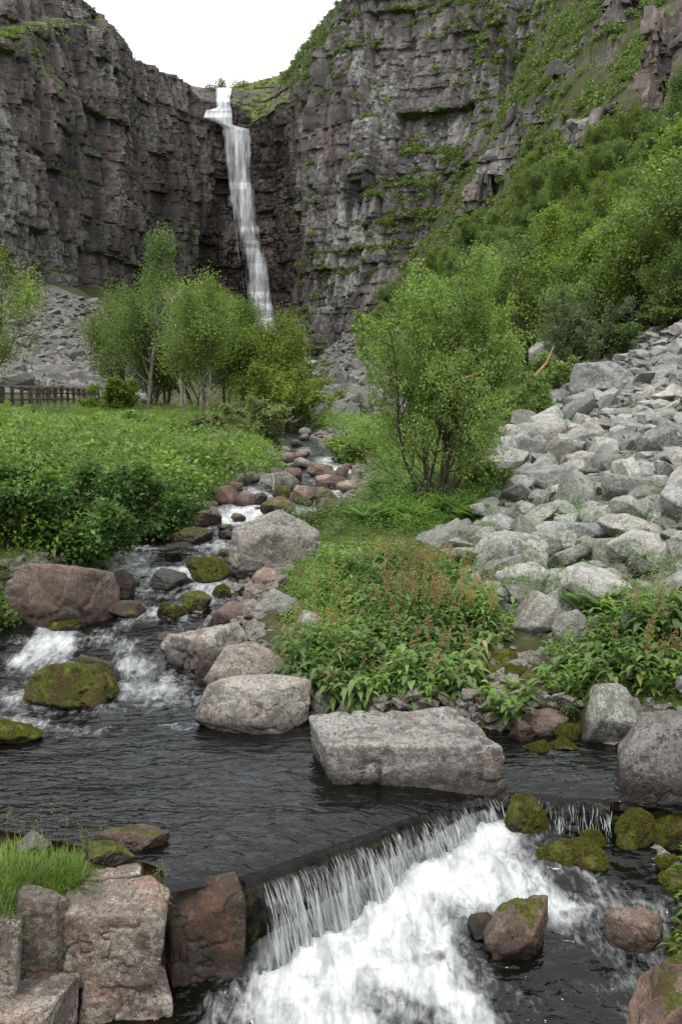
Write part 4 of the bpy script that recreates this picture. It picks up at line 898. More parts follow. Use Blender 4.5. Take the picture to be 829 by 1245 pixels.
for i, (b, mt, lb) in enumerate([((196,770,240,800),'pink','pinkish block at the left end of the overhanging rock'),((352,742,398,772),'grey','grey boulder at the bank between angular rock and herbs'),((346,806,384,834),'greypink','grey pink boulder right of the cracked sloping rock'),((306,690,344,716),'pink','pinkish stone below the huge rounded boulder'),((378,828,428,866),'grey','grey cobbled rock behind the left end of the wide slab'),((400,820,424,838),'brown','dark brown round stone under the herbs behind the wide slab')]):
    Yg2 = ground_at((b[0] + b[2]) / 2, b[3], 7, 16)[1]; R(lb, b, Yg2 + .12, mt, .9, seed=300 + i)
# right bank
R('grey boulder with a flat sloping top at the mouth of the side channel', (700,831,800,908), 8.75, 'grey', .75, water=.1, seed=65, npl=13, sharp=70)
R('very large grey boulder with pale lichen rings at the right edge of the photo', (744,860,880,970), 7.95, 'greypink', .8, water=.03, seed=66)
R('grey boulder above the very large boulder at the right edge', (791,785,862,848), 9.35, 'grey', .9, seed=67)
R('small pale grey boulder between the two patches of leafy herbs', (668,740,724,780), 10.5, 'talus', .9, seed=68)
R('grey boulder standing in the herbs beside the mossy trickle', (640,716,690,764), 11.2, 'talus', .9, seed=69)
R('flat pink stone at the head of the side channel', (631,862,690,896), 9.0, 'pink', .8, water=.02, seed=70)
R('pinkish rock behind the right end of the wide slab', (552,848,604,882), 9.2, 'pink', .8, seed=71)
R('brown rock beside the flat pink stone', (618,876,652,902), 8.85, 'brown', .9, water=.05, seed=72)
for i, (b, Y) in enumerate([((586,788,636,814),10.1),((590,806,640,834),9.8),((624,812,672,842),9.7),((600,770,626,790),10.6),((612,830,646,856),9.45),((640,832,676,858),9.4),((566,826,604,852),9.5),((648,790,672,810),10.2),((560,842,590,862),9.35)]):
    R('yellow green mossy stone in the trickle between the herb patches', b, Y, ('moss', 'moss', 'partmoss')[i % 3], .9, cat='stone', name='mossy_stone', group='mossy stones of the trickle', mosstop=.25, sub=4)
R('bright green moss cushion in the side channel near the flat pink stone', (636,898,672,916), 8.55, 'moss', .9, cat='stone', name='mossy_stone', mosstop=.6, water=0.0, seed=73)
R('mossy stone under the left side of the flat topped grey boulder', (672,880,706,902), 8.8, 'moss', .9, cat='stone', name='mossy_stone', mosstop=.3, water=0.0, seed=74)
R('flat mossy stone at the water line of the side channel', (666,898,702,914), 8.5, 'moss', .9, cat='stone', name='mossy_stone', mosstop=.1, water=0.02, seed=75)
R('moss covered rock closing the right end of the weir', (611,962,670,1014), 7.35, 'moss', .8, water=-.1, mosstop=.2, seed=76)
R('long low moss cushion rock in the lower pool', (649,1022,740,1058), 6.95, 'moss', .7, water=-.25, mosstop=.2, seed=77)
R('small mossy stone above the long moss cushion rock', (704,1010,736,1028), 7.15, 'moss', .9, cat='stone', name='mossy_stone', water=-.2, seed=78)
R('yellow mossy rock leaning on another at the right side of the lower pool', (746,984,800,1032), 7.1, 'moss', .8, water=-.2, mosstop=.25, seed=79)
R('yellow mossy rock at the right edge of the photo above the lower pool', (786,988,850,1034), 7.05, 'moss', .8, water=-.2, mosstop=.3, seed=80)
R('dark mossy rock between the very large boulder and the yellow mossy rocks', (800,960,850,1000), 7.35, 'partmoss', .8, water=-.1, mosstop=.3, seed=81)
R('small dark mossy rock under the yellow mossy rocks', (795,1036,826,1058), 6.85, 'moss', .9, cat='stone', name='mossy_stone', water=-.2, seed=82)
R('low mossy rock with a brown side at the right edge', (800,1052,870,1088), 6.7, 'moss', .8, water=-.25, seed=83)
R('water covered slab under the little falls of the side channel', (676,968,746,1000), 7.42, 'wetdark', .6, name='slab', cat='rock slab', water=.3, boxy=.8, seed=84)
R('dark red rock with a mossy foot in the foaming lower pool', (584,1094,672,1172), 6.35, 'partmoss', .8, water=-.36, seed=85, npl=12)
R('small dark stone touching the dark red rock', (568,1112,606,1140), 6.45, 'wetdark', .9, cat='stone', name='stone', water=-.2, seed=86)
R('orange brown wedge of rock in the lower pool', (730,1096,810,1154), 6.35, 'brown', .8, water=-.42, seed=87, npl=9, sharp=70)
R('large pink rock with a mossy edge in the bottom right corner', (740,1146,960,1330), 5.55, 'partmoss', .8, water=-.45, mosstop=-.05, seed=88, sub=6)
R('mossy rock at the right edge above the bottom right corner', (800,1116,880,1170), 6.1, 'moss', .8, water=-.35, seed=89)
# stones in the pool and the blocks of the wall at lower left
R('pink stone with a mossy right end in the pool beside the grass', (112,998,208,1034), 7.0, 'partmoss', .7, water=0.0, mosstop=-.05, seed=90)
R('low flat stone with moss in front of the pink pool stone', (100,1018,168,1050), 6.72, 'partmoss', .8, water=0.02, mosstop=.1, seed=91)
B = lambda label, box, Y, mat='block', **k: R(label, box, Y, mat, k.pop('depth', .8), cat='stone block', name='stone_block', group='blocks of the stone bank', boxy=k.pop('boxy', 1.0), npl=3, sharp=34, rough=.05, sub=6, bury=k.pop('bury', .05), **k)
B('large lichen spotted pink block in the middle of the stone bank', (70,1074,212,1176), 5.95, depth=.75, yaw=.12, seed=101)
B('rounded grey block with white lichen under the grass tuft', (16,1078,86,1212), 5.75, depth=.9, yaw=-.1, seed=102, mosstop=.1)
B('dark grey block at the left edge of the photo', (-40,1112,30,1216), 5.5, depth=.9, yaw=.1, seed=103)
B('dark stained lower block at the foot of the stone bank', (64,1166,218,1300), 5.86, depth=.5, yaw=.10, seed=104)
B('dark wet block with rusty stains beside the low waterfall', (192,1066,304,1220), 6.10, 'wetdark', depth=.45, yaw=.30, seed=105, mosstop=-.12)
B('flat pink cap stone on top of the stone bank', (96,1046,184,1086), 6.25, depth=.9, yaw=.1, seed=106)
B('dusky pink stone in the bottom left corner', (-60,1198,92,1300), 5.45, depth=.8, seed=107, boxy=.6)
B('wedge of pale stone between the left edge blocks', (-50,1200,60,1240), 5.5, depth=.7, seed=108)
R('moss cushion on the top right corner of the stone bank', (182,1052,244,1080), 6.35, 'moss', .7, cat='moss', name='moss_cushion', mosstop=.5, seed=109)
R('grey stone hidden in the grass on top of the stone bank', (20,1012,66,1040), 6.6, 'grey', .9, cat='stone', name='stone', seed=110)

# ------------------------------------------------------------------ boulder field at right
talus_protos = []
for i in range(20):
    P, Fc = hull_shape(500 + i, (1, (.8, .7, .9)[i % 3], (0.42, .6, .75, .5)[i % 4]), 12 + i % 4)
    talus_protos.append((mesh_np('boulder', P, Fc, M['talus'] if i % 5 else M['grey'], False), P, Fc))
HERO = [((604,509,694,566),24,'huge flat topped grey boulder at the upper left of the rock field',201),((568,646,672,720),12.9,'broad pale boulder at the front of the rock field beside the reddish herbs',202),
 ((600,684,670,726),12.0,'squared grey boulder under the broad pale boulder',203),((712,648,800,698),12.6,'long flat leaning boulder in the lower rock field',204),((634,640,700,690),13.4,'blocky grey boulder left of the long leaning boulder',205),
 ((520,636,606,676),14.2,'low pale slab at the foot of the bushy tree',206),((780,656,860,704),11.8,'large grey boulder at the right edge of the lower rock field',207),((620,566,700,612),17.5,'tilted grey boulder halfway up the rock field',208),
 ((770,560,830,602),17,'rounded grey boulder near the right edge halfway up the rock field',209),((690,440,770,480),36,'pale rock ledge under the hillside trees',210),((640,412,700,450),50,'grey rocks with orange lichen below the hillside trees',211),((700,612,770,650),14.6,'dark faced boulder behind the long leaning boulder',212),((560,612,640,650),15.8,'wide grey slab right of the bushy tree trunk',213)]
for b, Y, lb, sd in HERO: R(lb, b, Y, 'talus', .8, group='boulders of the rock field', seed=sd, npl=15, sharp=70, boxy=.35)
rs = np.random.default_rng(9)
placed = np.zeros((0, 3))
NT_ = 60000
pxr, pyr = rs.uniform(515, 960, NT_), rs.uniform(362, 785, NT_)
ins = inpoly(pxr, pyr, TALUS); pxr, pyr = pxr[ins], pyr[ins]
vg = np.linspace(math.log(8), math.log(70), 260); Yg_ = np.exp(vg)
def ground_many(px, py):
    u, w = ray(px, py); out = np.empty((len(px), 3)); 
    for i in range(0, len(px), 2000):
        uu_ = u[i:i + 2000, None]; zt_ = CAMZ + tps(uu_ + 0 * vg, vg + 0 * uu_) * Yg_
        ok_ = zt_ >= CAMZ + w[i:i + 2000, None] * Yg_; k_ = np.where(ok_.any(1), ok_.argmax(1), len(vg) - 1)
        out[i:i + 2000, 1] = Yg_[k_]; out[i:i + 2000, 0] = u[i:i + 2000] * Yg_[k_]; out[i:i + 2000, 2] = zt_[np.arange(len(k_)), k_]
    return out
gm = ground_many(pxr[:17000], pyr[:17000])
sizes = np.sort(np.clip(rs.lognormal(math.log(.112), .50, len(gm)), .055, .50))[::-1]
order = rs.permutation(len(gm)); na = 0
A_ = np.zeros((len(gm), 4)); RB = np.array(ROCKBOX)
inside = ((np.abs(gm[:, None, 0] - RB[None, :, 0]) < RB[None, :, 2] * .8) & (np.abs(gm[:, None, 1] - RB[None, :, 1]) < RB[None, :, 3] * .8)).any(1)
for s_, k_ in zip(sizes, order):
    if inside[k_]: continue
    x, y, z = gm[k_]
    s_ = s_ * (0.85 + 0.012 * y)
    q = A_[:na]
    if na and ((q[:, 0] - x) ** 2 + (q[:, 1] - y) ** 2 * .8 < (0.70 * (q[:, 3] + s_)) ** 2).any(): continue
    A_[na] = (x, y, z, s_); na += 1
A_ = A_[:na]
pp = np.stack(proj(A_[:, 0], A_[:, 1], A_[:, 2]), 1)
show = A_[:, 3] / A_[:, 1] * ((pp[:, 0] < 845) & (pp[:, 1] > 385))
idx = np.argsort(-show); ind = idx[:285]; rest = idx[285:]
def talus_label(px, py, s):
    h = 'at the foot' if py > 640 else 'in the middle' if py > 520 else 'at the top'
    w = 'near the bushy tree' if px < 640 else 'left of its centre' if px < 740 else 'towards the right edge'
    z = 'large' if s > .30 else 'middling' if s > .20 else 'small'
    return f'{z} angular grey boulder {h} of the rock field, {w}'
rs2 = np.random.default_rng(19)
for k_ in ind:
    x, y, z, s_ = A_[k_]; j = rs2.integers(len(talus_protos))
    o = link('boulder', talus_protos[j][0], None, talus_label(*pp[k_], s_), 'boulder', 'boulders of the rock field', None, (x, y, z + s_ * rs2.uniform(.1, .45)), (rs2.normal(0, .38), rs2.normal(0, .38), rs2.uniform(0, 6.28)), (s_ * rs2.uniform(.95, 1.35), s_ * rs2.uniform(.9, 1.15), s_ * rs2.uniform(.75, 1.1)))
def scatter_rocks(name, pts, label, cat, mat, sub, rs_):
    sh = [hull_shape(700 + i, (1, .8, (.5, .7)[i % 2]), 11, 0, 0) for i in range(9)]
    Vs, Fs, b = [], [], 0
    for (x, y, z, s_) in pts:
        P, Fc = sh[rs_.integers(9)]
        Q = (P * np.array([s_ * rs_.uniform(.9, 1.4), s_, s_ * rs_.uniform(.7, 1.1)])) @ rotm(rs_.uniform(0, 6.28), rs_.normal(0, .3), rs_.normal(0, .3)).T + (x, y, z + .15 * s_)
        Vs.append(Q); Fs.append(Fc + b); b += len(Q)
    o = link(name, mesh_np(name, np.concatenate(Vs), np.concatenate(Fs), mat, False), None, label, cat, None, 'stuff')
    return o
small = [tuple(A_[k_]) for k_ in rest]
for (x, y, z) in gm[3000:7500]: small.append((x, y, z - .02, rs2.uniform(.05, .11) * (.9 + .015 * y)))
scatter_rocks('rubble', small, 'small grey rubble filling the gaps of the rock field', 'rubble', M['talus'], 2, rs2)
# far scree slopes
M['scree'] = rock_mat('rock_scree', (0.165, 0.160, 0.152), (0.105, 0.10, 0.096), (0.22, 0.22, 0.20), .4, -1.5, .4, .35, vary=False)
def scree(poly, n, s0, s1, ymin, ymax, label, seed):
    r_ = np.random.default_rng(seed); v = r_.uniform(math.log(ymin), math.log(ymax), n); pmin, pmax = min(p[0] for p in poly), max(p[0] for p in poly)
    u = (r_.uniform(pmin, pmax, n) - 414.5) / F; Y = np.exp(v); z = terrain(u * Y, Y); px, py = proj(u * Y, Y, z)
    k = inpoly(px, py, poly)
    s = np.clip(r_.lognormal(math.log(s0), .5, n), s0 * .5, s1)
    scatter_rocks('scree', np.stack([u * Y, Y, z, s], 1)[k], label, 'scree', M['scree'], 2, r_)
scree(SCREE_L, 13000, .55, 2.0, 55, 240, 'pale grey scree slope under the left cliff', 1)
scree(SCREE_C, 6500, .5, 1.7, 50, 260, 'grey scree fan below the right cliff in the middle of the valley', 2)


# ragged rock pillars standing out of the wooded slope
M['outcrop'] = cliff_mat('cliff_reddish', (0.165, 0.130, 0.122), (0.10, 0.085, 0.080), (0.28, 0.275, 0.255), (0.22, 0.125, 0.105))
def mossO(px, py): return 0.25 + 0 * px, 0 * px, 0.5 + 0 * px
for i, (x0, x1, top, bot, lb) in enumerate([(772,806,36,152,'tall ragged reddish rock pillar on the wooded slope near the right edge'),(806,880,2,150,'broad rock buttress at the right edge of the photo above the trees'),(736,772,-30,24,'grey crag at the top of the wooded slope')]):
    Yo = ground_at((x0 + x1) / 2, bot - 4, 40)[1]; hw = (x1 - x0) / 2; cx0 = (x0 + x1) / 2
    K = [(x0 - 2, Yo + 9, bot + 10, top + 30), (x0 + .1 * hw, Yo + 1, bot + 10, top + 12), (cx0, Yo - 1.0, bot + 10, top), (x1 - .1 * hw, Yo + 0.5, bot + 10, top + 8), (x1 + 2, Yo + 9, bot + 10, top + 26)]
    o = cliff('outcrop', [k_ + (.12, 1.1, 0, 1.2, 0) for k_ in K], M['outcrop'], 0.20, 700 + 40 * i, None, mossO, big=1.0, back=.4)
    del o['kind']; tag(o, lb, 'rock outcrop', 'rock outcrops of the wooded slope')
for i, (x0, x1, top, bot, lb) in enumerate([(628,742,58,128,'broad fractured crag band high on the wooded slope'),(548,636,196,262,'grey broken crag at the left edge of the wooded slope beside the big cliff'),(664,764,132,196,'fractured crag band in the middle of the wooded slope'),(590,664,124,190,'grey crag between the big cliff and the upper crag band'),(690,800,-30,46,'grey cliff band at the top of the wooded slope')]):
    Yo = ground_at((x0 + x1) / 2, bot - 4, 40)[1]; n_k = 6; r_ = np.random.default_rng(820 + i)
    K = [(x0 + (x1 - x0) * q / (n_k - 1), Yo + 7 * abs(2 * q / (n_k - 1) - 1) ** 3 + r_.uniform(-2, 2) + 1.5, bot + 22, top + (bot - top) * (.75 * abs(2 * q / (n_k - 1) - 1) ** 2.5) + r_.uniform(-9, 9)) for q in range(n_k)]
    o = cliff('outcrop', [k_ + (.28, 1.1, 0, .55, 1.2) for k_ in K], M['cliffR'], 0.24, 900 + 40 * i, None, mossR, big=2.2, back=5)
    del o['kind']; tag(o, lb, 'rock outcrop', 'rock outcrops of the wooded slope')
# cobbles and gravel along the water
r_ = np.random.default_rng(33); N = 5200; Yc = np.exp(r_.uniform(math.log(8.6), math.log(40), N)); l_, r2_ = edges(Yc); sd = r_.random(N) < .5
ofs = r_.uniform(-.25, .75, N) * (.7 + Yc / 30); uc = np.where(sd, l_ - ofs / Yc, r2_ + ofs / Yc); xc = uc * Yc; zc = terrain(xc, Yc)
s_ = np.clip(r_.lognormal(math.log(.05), .55, N), .02, .17) * (.7 + Yc / 26); k_ = (uc > -.36) & (uc < .36) & (zc > level(Yc) - .16)
scatter_rocks('gravel', np.stack([xc, Yc, zc, s_], 1)[k_], 'brown and grey cobbles along the edge of the stream', 'gravel', M['greypink'], 2, r_)
yb = np.exp(r_.uniform(math.log(4.8), math.log(13), 1500)); ub = r_.uniform(.352, .85, 1500); zb_ = terrain(ub * yb, yb)
scatter_rocks('bank_stones', np.c_[ub * yb, yb, zb_, np.clip(r_.lognormal(math.log(.10), .6, 1500), .03, .42)], 'grey stones of the right bank beside the lower pool', 'stones', M['grey'], 2, r_)
xg, yg = r_.uniform(348, 690, 700), r_.uniform(772, 905, 700); G_ = np.array([ground_at(a, b_, 7, 13) for a, b_ in zip(xg[:420], yg[:420])])
scatter_rocks('gravel', np.c_[G_, np.clip(r_.lognormal(math.log(.06), .5, 420), .025, .16)], 'brown and grey cobbles between the herbs behind the wide slab', 'gravel', M['greypink'], 3, r_)
# ------------------------------------------------------------------ trees and shrubs
def tubes(polys, sides=5):
    Vs, Fs, b = [], [], 0
    for P, r in polys:
        P = np.asarray(P); n = len(P); t = np.gradient(P, axis=0); t /= np.linalg.norm(t, axis=1, keepdims=True) + 1e-9
        a = np.cross(t, [0.31, 0.17, 0.93]); a /= np.linalg.norm(a, axis=1, keepdims=True) + 1e-9; c = np.cross(t, a)
        th = np.linspace(0, 2 * np.pi, sides, endpoint=False)
        V = P[:, None] + (a[:, None] * np.cos(th)[None, :, None] + c[:, None] * np.sin(th)[None, :, None]) * np.asarray(r)[:, None, None]
        i = b + np.arange(n * sides).reshape(n, sides); j = np.roll(i, -1, 1)
        Vs.append(V.reshape(-1, 3)); Fs.append(np.stack([i[:-1], j[:-1], j[1:], i[1:]], -1).reshape(-1, 4)); b += n * sides
    return np.concatenate(Vs), np.concatenate(Fs)
def leaf_quads(P, size, rng, up=0.5, droop=0.0, aspect=0.5):
    N = len(P); n = rng.normal(size=(N, 3)); n[:, 2] = np.abs(n[:, 2]) * 0.6 + up; n /= np.linalg.norm(n, axis=1, keepdims=True)
    d = rng.normal(size=(N, 3)); d[:, 2] -= droop; d -= (d * n).sum(1, keepdims=True) * n; d /= np.linalg.norm(d, axis=1, keepdims=True) + 1e-9
    s = np.cross(n, d); L = size * rng.uniform(.65, 1.3, (N, 1)); w = L * aspect
    V = np.stack([P, P + d * L * .45 - s * w * .5 + n * L * .06, P + d * L - n * L * .10, P + d * L * .45 + s * w * .5 + n * L * .06], 1)
    return V.reshape(-1, 3), np.arange(N * 4).reshape(N, 4)
def grow_tree(seed, H, stems=1, lean=.1, bare=.3, spread=.5, levels=3, kids=(9, 7, 5), leaves=9000, jitter=.12, upb=.12, r0=None, wig=.10):
    rng = np.random.default_rng(seed); polys, tips = [], []
    def branch(p, d, L, r, lv, n=7):
        pts = [p]; d = d / np.linalg.norm(d)
        for i in range(n - 1):
            d = d + rng.normal(0, wig, 3) + np.array([0, 0, upb * (1 if lv else .4)]); d /= np.linalg.norm(d); pts.append(pts[-1] + d * L / (n - 1))
        pts = np.array(pts); polys.append((pts, r * np.linspace(1, .22, n)))
        if lv == levels: tips.append((pts, L)); return
        for k in range(kids[lv]):
            f0 = bare if lv == 0 else .22
            f = f0 + (1 - f0) * (k + rng.random()) / kids[lv]; q = f * (n - 1); i = min(int(q), n - 2); b = pts[i] + (pts[i + 1] - pts[i]) * (q - i)
            ax = pts[i + 1] - pts[i]; ax /= np.linalg.norm(ax)
            o = rng.normal(size=3); o -= (o @ ax) * ax; o /= np.linalg.norm(o); a = rng.uniform(.55, 1.15)
            LL = L * (spread if lv == 0 else .52) * (1.15 - .75 * f) * rng.uniform(.75, 1.25)
            branch(b, ax * math.cos(a) + o * math.sin(a), LL, r * .42 * (1.1 - .5 * f), lv + 1, max(4, n - 1))
        if lv >= 1: tips.append((pts[n // 2:], L * .4))
        else: tips.append((pts[-2:], L * .2))
    for s in range(stems):
        a = rng.uniform(0, 6.28); ln = abs(rng.normal(lean, lean * .5)); hh = H * rng.uniform(.72, 1.0) if stems > 1 else H
        branch(np.array([math.cos(a), math.sin(a), 0]) * .02 * H * (stems > 1) + rng.normal(0, .004 * H, 3) * np.array([1, 1, 0]) - np.array([0, 0, .03 * H]), np.array([math.cos(a) * ln, math.sin(a) * ln, 1.0]), hh, r0 or H * .016, 0)
    w = np.array([t[1] for t in tips]); w = w / w.sum(); c = rng.choice(len(tips), leaves, p=w)
    f = rng.random(leaves) ** .8
    ln_ = np.array([len(t[0]) for t in tips]); st_ = np.r_[0, np.cumsum(ln_)[:-1]]; allp = np.concatenate([t[0] for t in tips])
    q = f * (ln_[c] - 1); j = np.minimum(q.astype(int), ln_[c] - 2); P = allp[st_[c] + j]; P = P + (allp[st_[c] + j + 1] - P) * (q - j)[:, None]
    P = P + rng.normal(0, jitter * (H / 6) ** .5, P.shape)
    return polys, P, rng
def tree_obj(name, seed, H, bark, leafm, size, label, cat='tree', group=None, up=.5, aspect=.55, sides=5, part='crown', droop=0.2, **k):
    polys, P, rng = grow_tree(seed, H, **k)
    root = link(name, None, None, label, cat, group)
    V, f = tubes(polys, sides); link('trunk', mesh_np('trunk', V, f, M[bark], True), root)
    P = P[P[:, 2] > .04 * H]
    V, f = leaf_quads(P, size, rng, up, droop, aspect); link(part, mesh_np(part, V, f, M[leafm]), root)
    return root
def place(root, loc, rz=0.0, s=1.0, sx=None):
    root.location = loc; root.rotation_euler = (0, 0, rz); root.scale = (s if sx is None else sx, s if sx is None else sx, s); return root
def gpt(px, Y):
    u = (px - 414.5) / F / CP; x = u * Y
    return np.array([x, Y, float(terrain(np.array([x]), np.array([Y]), False)[0])])
# the bushy tree in the middle
t = tree_obj('bushy_tree', 3, 4.3, 'bark_dark', 'leaf_willow', .062, 'bushy many stemmed tree with light green leaves standing between stream and rock field', stems=10, lean=.32, bare=.12, spread=.46, kids=(11, 7, 4), leaves=46000, jitter=.065, r0=.040, wig=.12, droop=.3, upb=.10)
place(t, gpt(526, 16.8), 0, .97, .84)
db = [(np.array([(.10, -1.0, 1.9), (.22, -1.1, 2.15), (.42, -1.15, 2.28), (.75, -1.1, 2.36)]), np.array([.016, .014, .011, .005])), (np.array([(.28, -1.12, 2.2), (.5, -1.1, 2.25), (.72, -1.05, 2.26)]), np.array([.010, .008, .004]))]
V, f = tubes(db, 6); link('broken_branch', mesh_np('broken_branch', V, f, M['deadwood'], True), t)
# group of trees in the middle left
BG = 'trees at the back of the meadow'
def bt(label, seed, px, Y, topy, bark, leafm, rz, size=.125, **k):
    p = gpt(px, Y); H = float(zat(px, topy, Y)) - p[2]; k['leaves'] = int(k.get('leaves', 15000) * 1.0)
    return place(tree_obj('birch_tree', seed, H, bark, leafm, size, label, group=BG, jitter=.27, **k), p, rz)
bt('tall tree with a wispy top rising left of the pale trunks', 11, 182, 52, 305, 'bark_mid', 'leaf_birch', 0, bare=.16, spread=.36, leaves=15000, kids=(17, 7, 4))
bt('wide dark green tree at the left of the meadow tree group', 12, 158, 58, 345, 'bark_dark', 'leaf_tree', 1, bare=.12, spread=.52, stems=3, lean=.22, leaves=22000)
bt('thinly leaved grey brown tree with twisted pale trunks', 13, 226, 47, 345, 'bark_birch', 'leaf_birch', 2, bare=.30, spread=.5, stems=3, lean=.16, leaves=3500, kids=(10, 8, 5))
bt('pale trunked tree with a bright green crown in the middle of the meadow group', 14, 250, 46, 348, 'bark_birch', 'leaf_birch', 3, bare=.22, spread=.46, stems=3, lean=.12, leaves=14000)
bt('spreading tree in front of the foot of the high waterfall', 15, 300, 52, 342, 'bark_mid', 'leaf_tree', 4, bare=.14, spread=.50, stems=2, lean=.2, leaves=24000)
bt('round dark green tree at the right end of the meadow group', 16, 335, 50, 374, 'bark_dark', 'leaf_tree', 5, bare=.08, spread=.50, stems=3, lean=.25, leaves=22000)
bt('slim tree behind the pale trunks', 17, 275, 60, 345, 'bark_mid', 'leaf_birch', 1, bare=.1, spread=.45, stems=2, lean=.15, leaves=16000)
bt('leafy low tree behind the twisted pale trunks', 18, 205, 62, 360, 'bark_mid', 'leaf_tree', 2, bare=.08, spread=.5, stems=3, lean=.2, leaves=18000)
bt('dark leafy tree in the middle of the meadow group behind the pale trunks', 21, 240, 56, 352, 'bark_mid', 'leaf_tree', 2.5, bare=.05, spread=.55, stems=3, lean=.28, leaves=22000)
bt('dark leafy tree between the tall wispy tree and the pale trunks', 22, 190, 55, 372, 'bark_mid', 'leaf_tree', .5, bare=.05, spread=.55, stems=3, lean=.28, leaves=20000)
t = bt('bright green tree leaning in from the left edge above the boardwalk', 19, -8, 44, 318, 'bark_mid', 'leaf_birch', 0, bare=.25, spread=.55, stems=3, lean=.3, leaves=15000)
bt('dense low tree at the left edge behind the leaning tree', 20, -60, 55, 320, 'bark_mid', 'leaf_birch', 2, bare=.1, spread=.5, stems=3, lean=.2)
# shrubs
def shrub(label, seed, px, Y, topy, leafm, size, w=1.0, leaves=9000, group=None, bark='bark_dark', rz=0, **k):
    p = gpt(px, Y); H = float(zat(px, topy, Y)) - p[2]
    return place(tree_obj('shrub', seed, H, bark, leafm, size, label, cat='shrub', group=group, part='foliage', stems=k.pop('stems', 8), lean=k.pop('lean', .75), bare=.10, spread=.42, levels=2, kids=(9, 7), leaves=leaves, jitter=k.pop('jitter', .11), **k), p, rz, 1.0, w)
SB = 'shrubs on the left bank'
shrub('big dark green bush hanging over the stream at the left bank', 31, 105, 13.9, 560, 'leaf_bush', .075, 1.25, 15000, SB)
shrub('leafy bush at the left edge of the photo behind the flat topped boulder', 32, 14, 13.6, 565, 'leaf_bush', .075, 1.2, 14000, SB)
shrub('green bush behind the big dark green bush', 33, 60, 15.5, 562, 'leaf_bush', .075, 1.2, 12000, SB)
shrub('low bush at the right end of the left bank shrubbery', 34, 172, 15.8, 580, 'leaf_bush', .07, 1.15, 9000, SB)
shrub('bright leafed bush at the left edge below the boardwalk', 35, -12, 17.5, 548, 'leaf_bush', .085, 1.3, 11000, SB)
shrub('small bush dipping into the rapids left of the flat topped boulder', 36, 10, 12.0, 690, 'leaf_bush', .065, 1.1, 3500, SB, stems=6)
shrub('grey green willow shrub at the foot of the meadow trees', 37, 285, 36, 498, 'leaf_sage', .10, 1.5, 9000)
shrub('grey green willow shrub beside the stream at the end of the meadow', 38, 318, 33, 485, 'leaf_sage', .10, 1.3, 9000)
shrub('round pale green shrub on the meadow before the trees', 39, 250, 30, 505, 'leaf_sage', .09, 1.6, 8000)
for i_, (a_, Y_, ty_, lm_, lb_) in enumerate([(205,31,512,'leaf_tree','small dark shrub in the middle of the meadow'),(120,26,530,'leaf_sage','small grey green shrub on the left part of the meadow'),(235,24,548,'leaf_fern','bright yellow green shrub at the stream edge of the meadow'),(290,27,540,'leaf_willow','light green bush at the right edge of the meadow above the stream'),(165,36,500,'leaf_birch','light green bush on the meadow near the pale trunks')]):
    shrub(lb_, 80 + i_, a_, Y_, ty_, lm_, .085, 1.5, 5000)
shrub('dark bush beneath the right end of the tree group', 40, 330, 44, 440, 'leaf_tree', .13, 1.3, 9000)
shrub('dark bush beneath the left end of the tree group', 44, 150, 50, 455, 'leaf_tree', .13, 1.3, 7000)
shrub('dense green bush at the right bank beside the bushy tree trunk', 41, 468, 17.8, 585, 'leaf_fern', .06, 1.2, 9000)
shrub('low green bush right of the bushy tree trunk', 42, 585, 17.5, 560, 'leaf_willow', .06, 1.2, 8000)
shrub('bush on the far bank left of the bushy tree', 43, 440, 27, 515, 'leaf_willow', .08, 1.2, 7000)
# trees on the slope above the rock field
hp = []
for i, (sd, kw) in enumerate([(51, dict(stems=2, lean=.14, bare=.12, spread=.46)), (52, dict(stems=3, lean=.20, bare=.08, spread=.46)), (53, dict(stems=1, lean=.05, bare=.15, spread=.50)), (54, dict(stems=4, lean=.26, bare=.06, spread=.42))]):
    hp.append(tree_obj('hillside_tree', sd, 7.0, 'bark_mid', ('leaf_hill', 'leaf_hill', 'leaf_birch', 'leaf_tree')[i], .19, 'leafy green tree', kids=(12, 7, 4), leaves=15000, jitter=.26, **kw))
HT = 'trees on the slope above the rock field'
spots = [(765,50,232,0,'big green tree in the front row above the rock field near the right edge'),(690,52,310,1,'round green tree in the front row left of the big green tree'),(725,54,270,2,'green tree with a narrow top between the big tree and the round tree'),
 (640,56,300,3,'green tree behind the bushy tree at the edge of the rock field'),(820,46,285,1,'half cut green tree at the right edge of the photo above the boulders'),(600,62,290,0,'dark green tree between the bushy tree and the wooded slope')]
rs = np.random.default_rng(71); used = [False] * 4
for px, Y, ty, j, lb in spots:
    p = gpt(px, Y); H = float(zat(px, ty, Y)) - p[2]
    o = hp[j] if not used[j] else copy_tree(hp[j]); used[j] = True
    tag(o, lb, 'tree', HT); place(o, p, rs.uniform(0, 6.28), H / 7)
shrub('pale grey green bush standing in front of the hillside trees', 45, 690, 47, 352, 'leaf_sage', .12, 1.0, 8000, stems=4, lean=.35)
shrub('low green bush at the upper edge of the rock field', 46, 662, 44, 418, 'leaf_hill', .12, 1.4, 7000)
shrub('low green bush under the big green tree', 47, 735, 48, 388, 'leaf_hill', .12, 1.5, 7000)
shrub('low green bush at the right edge above the boulders', 48, 812, 46, 360, 'leaf_hill', .12, 1.4, 7000)
shrub('sparse green bush left of the upper rock field', 49, 648, 30, 455, 'leaf_willow', .09, 1.0, 6000)
HILL = [(430,395),(500,345),(560,300),(600,262),(640,230),(690,190),(740,165),(829,140),(960,80),(960,400),(829,400),(760,420),(690,430),(640,470),(560,480),(500,470),(440,440)]
tp = []
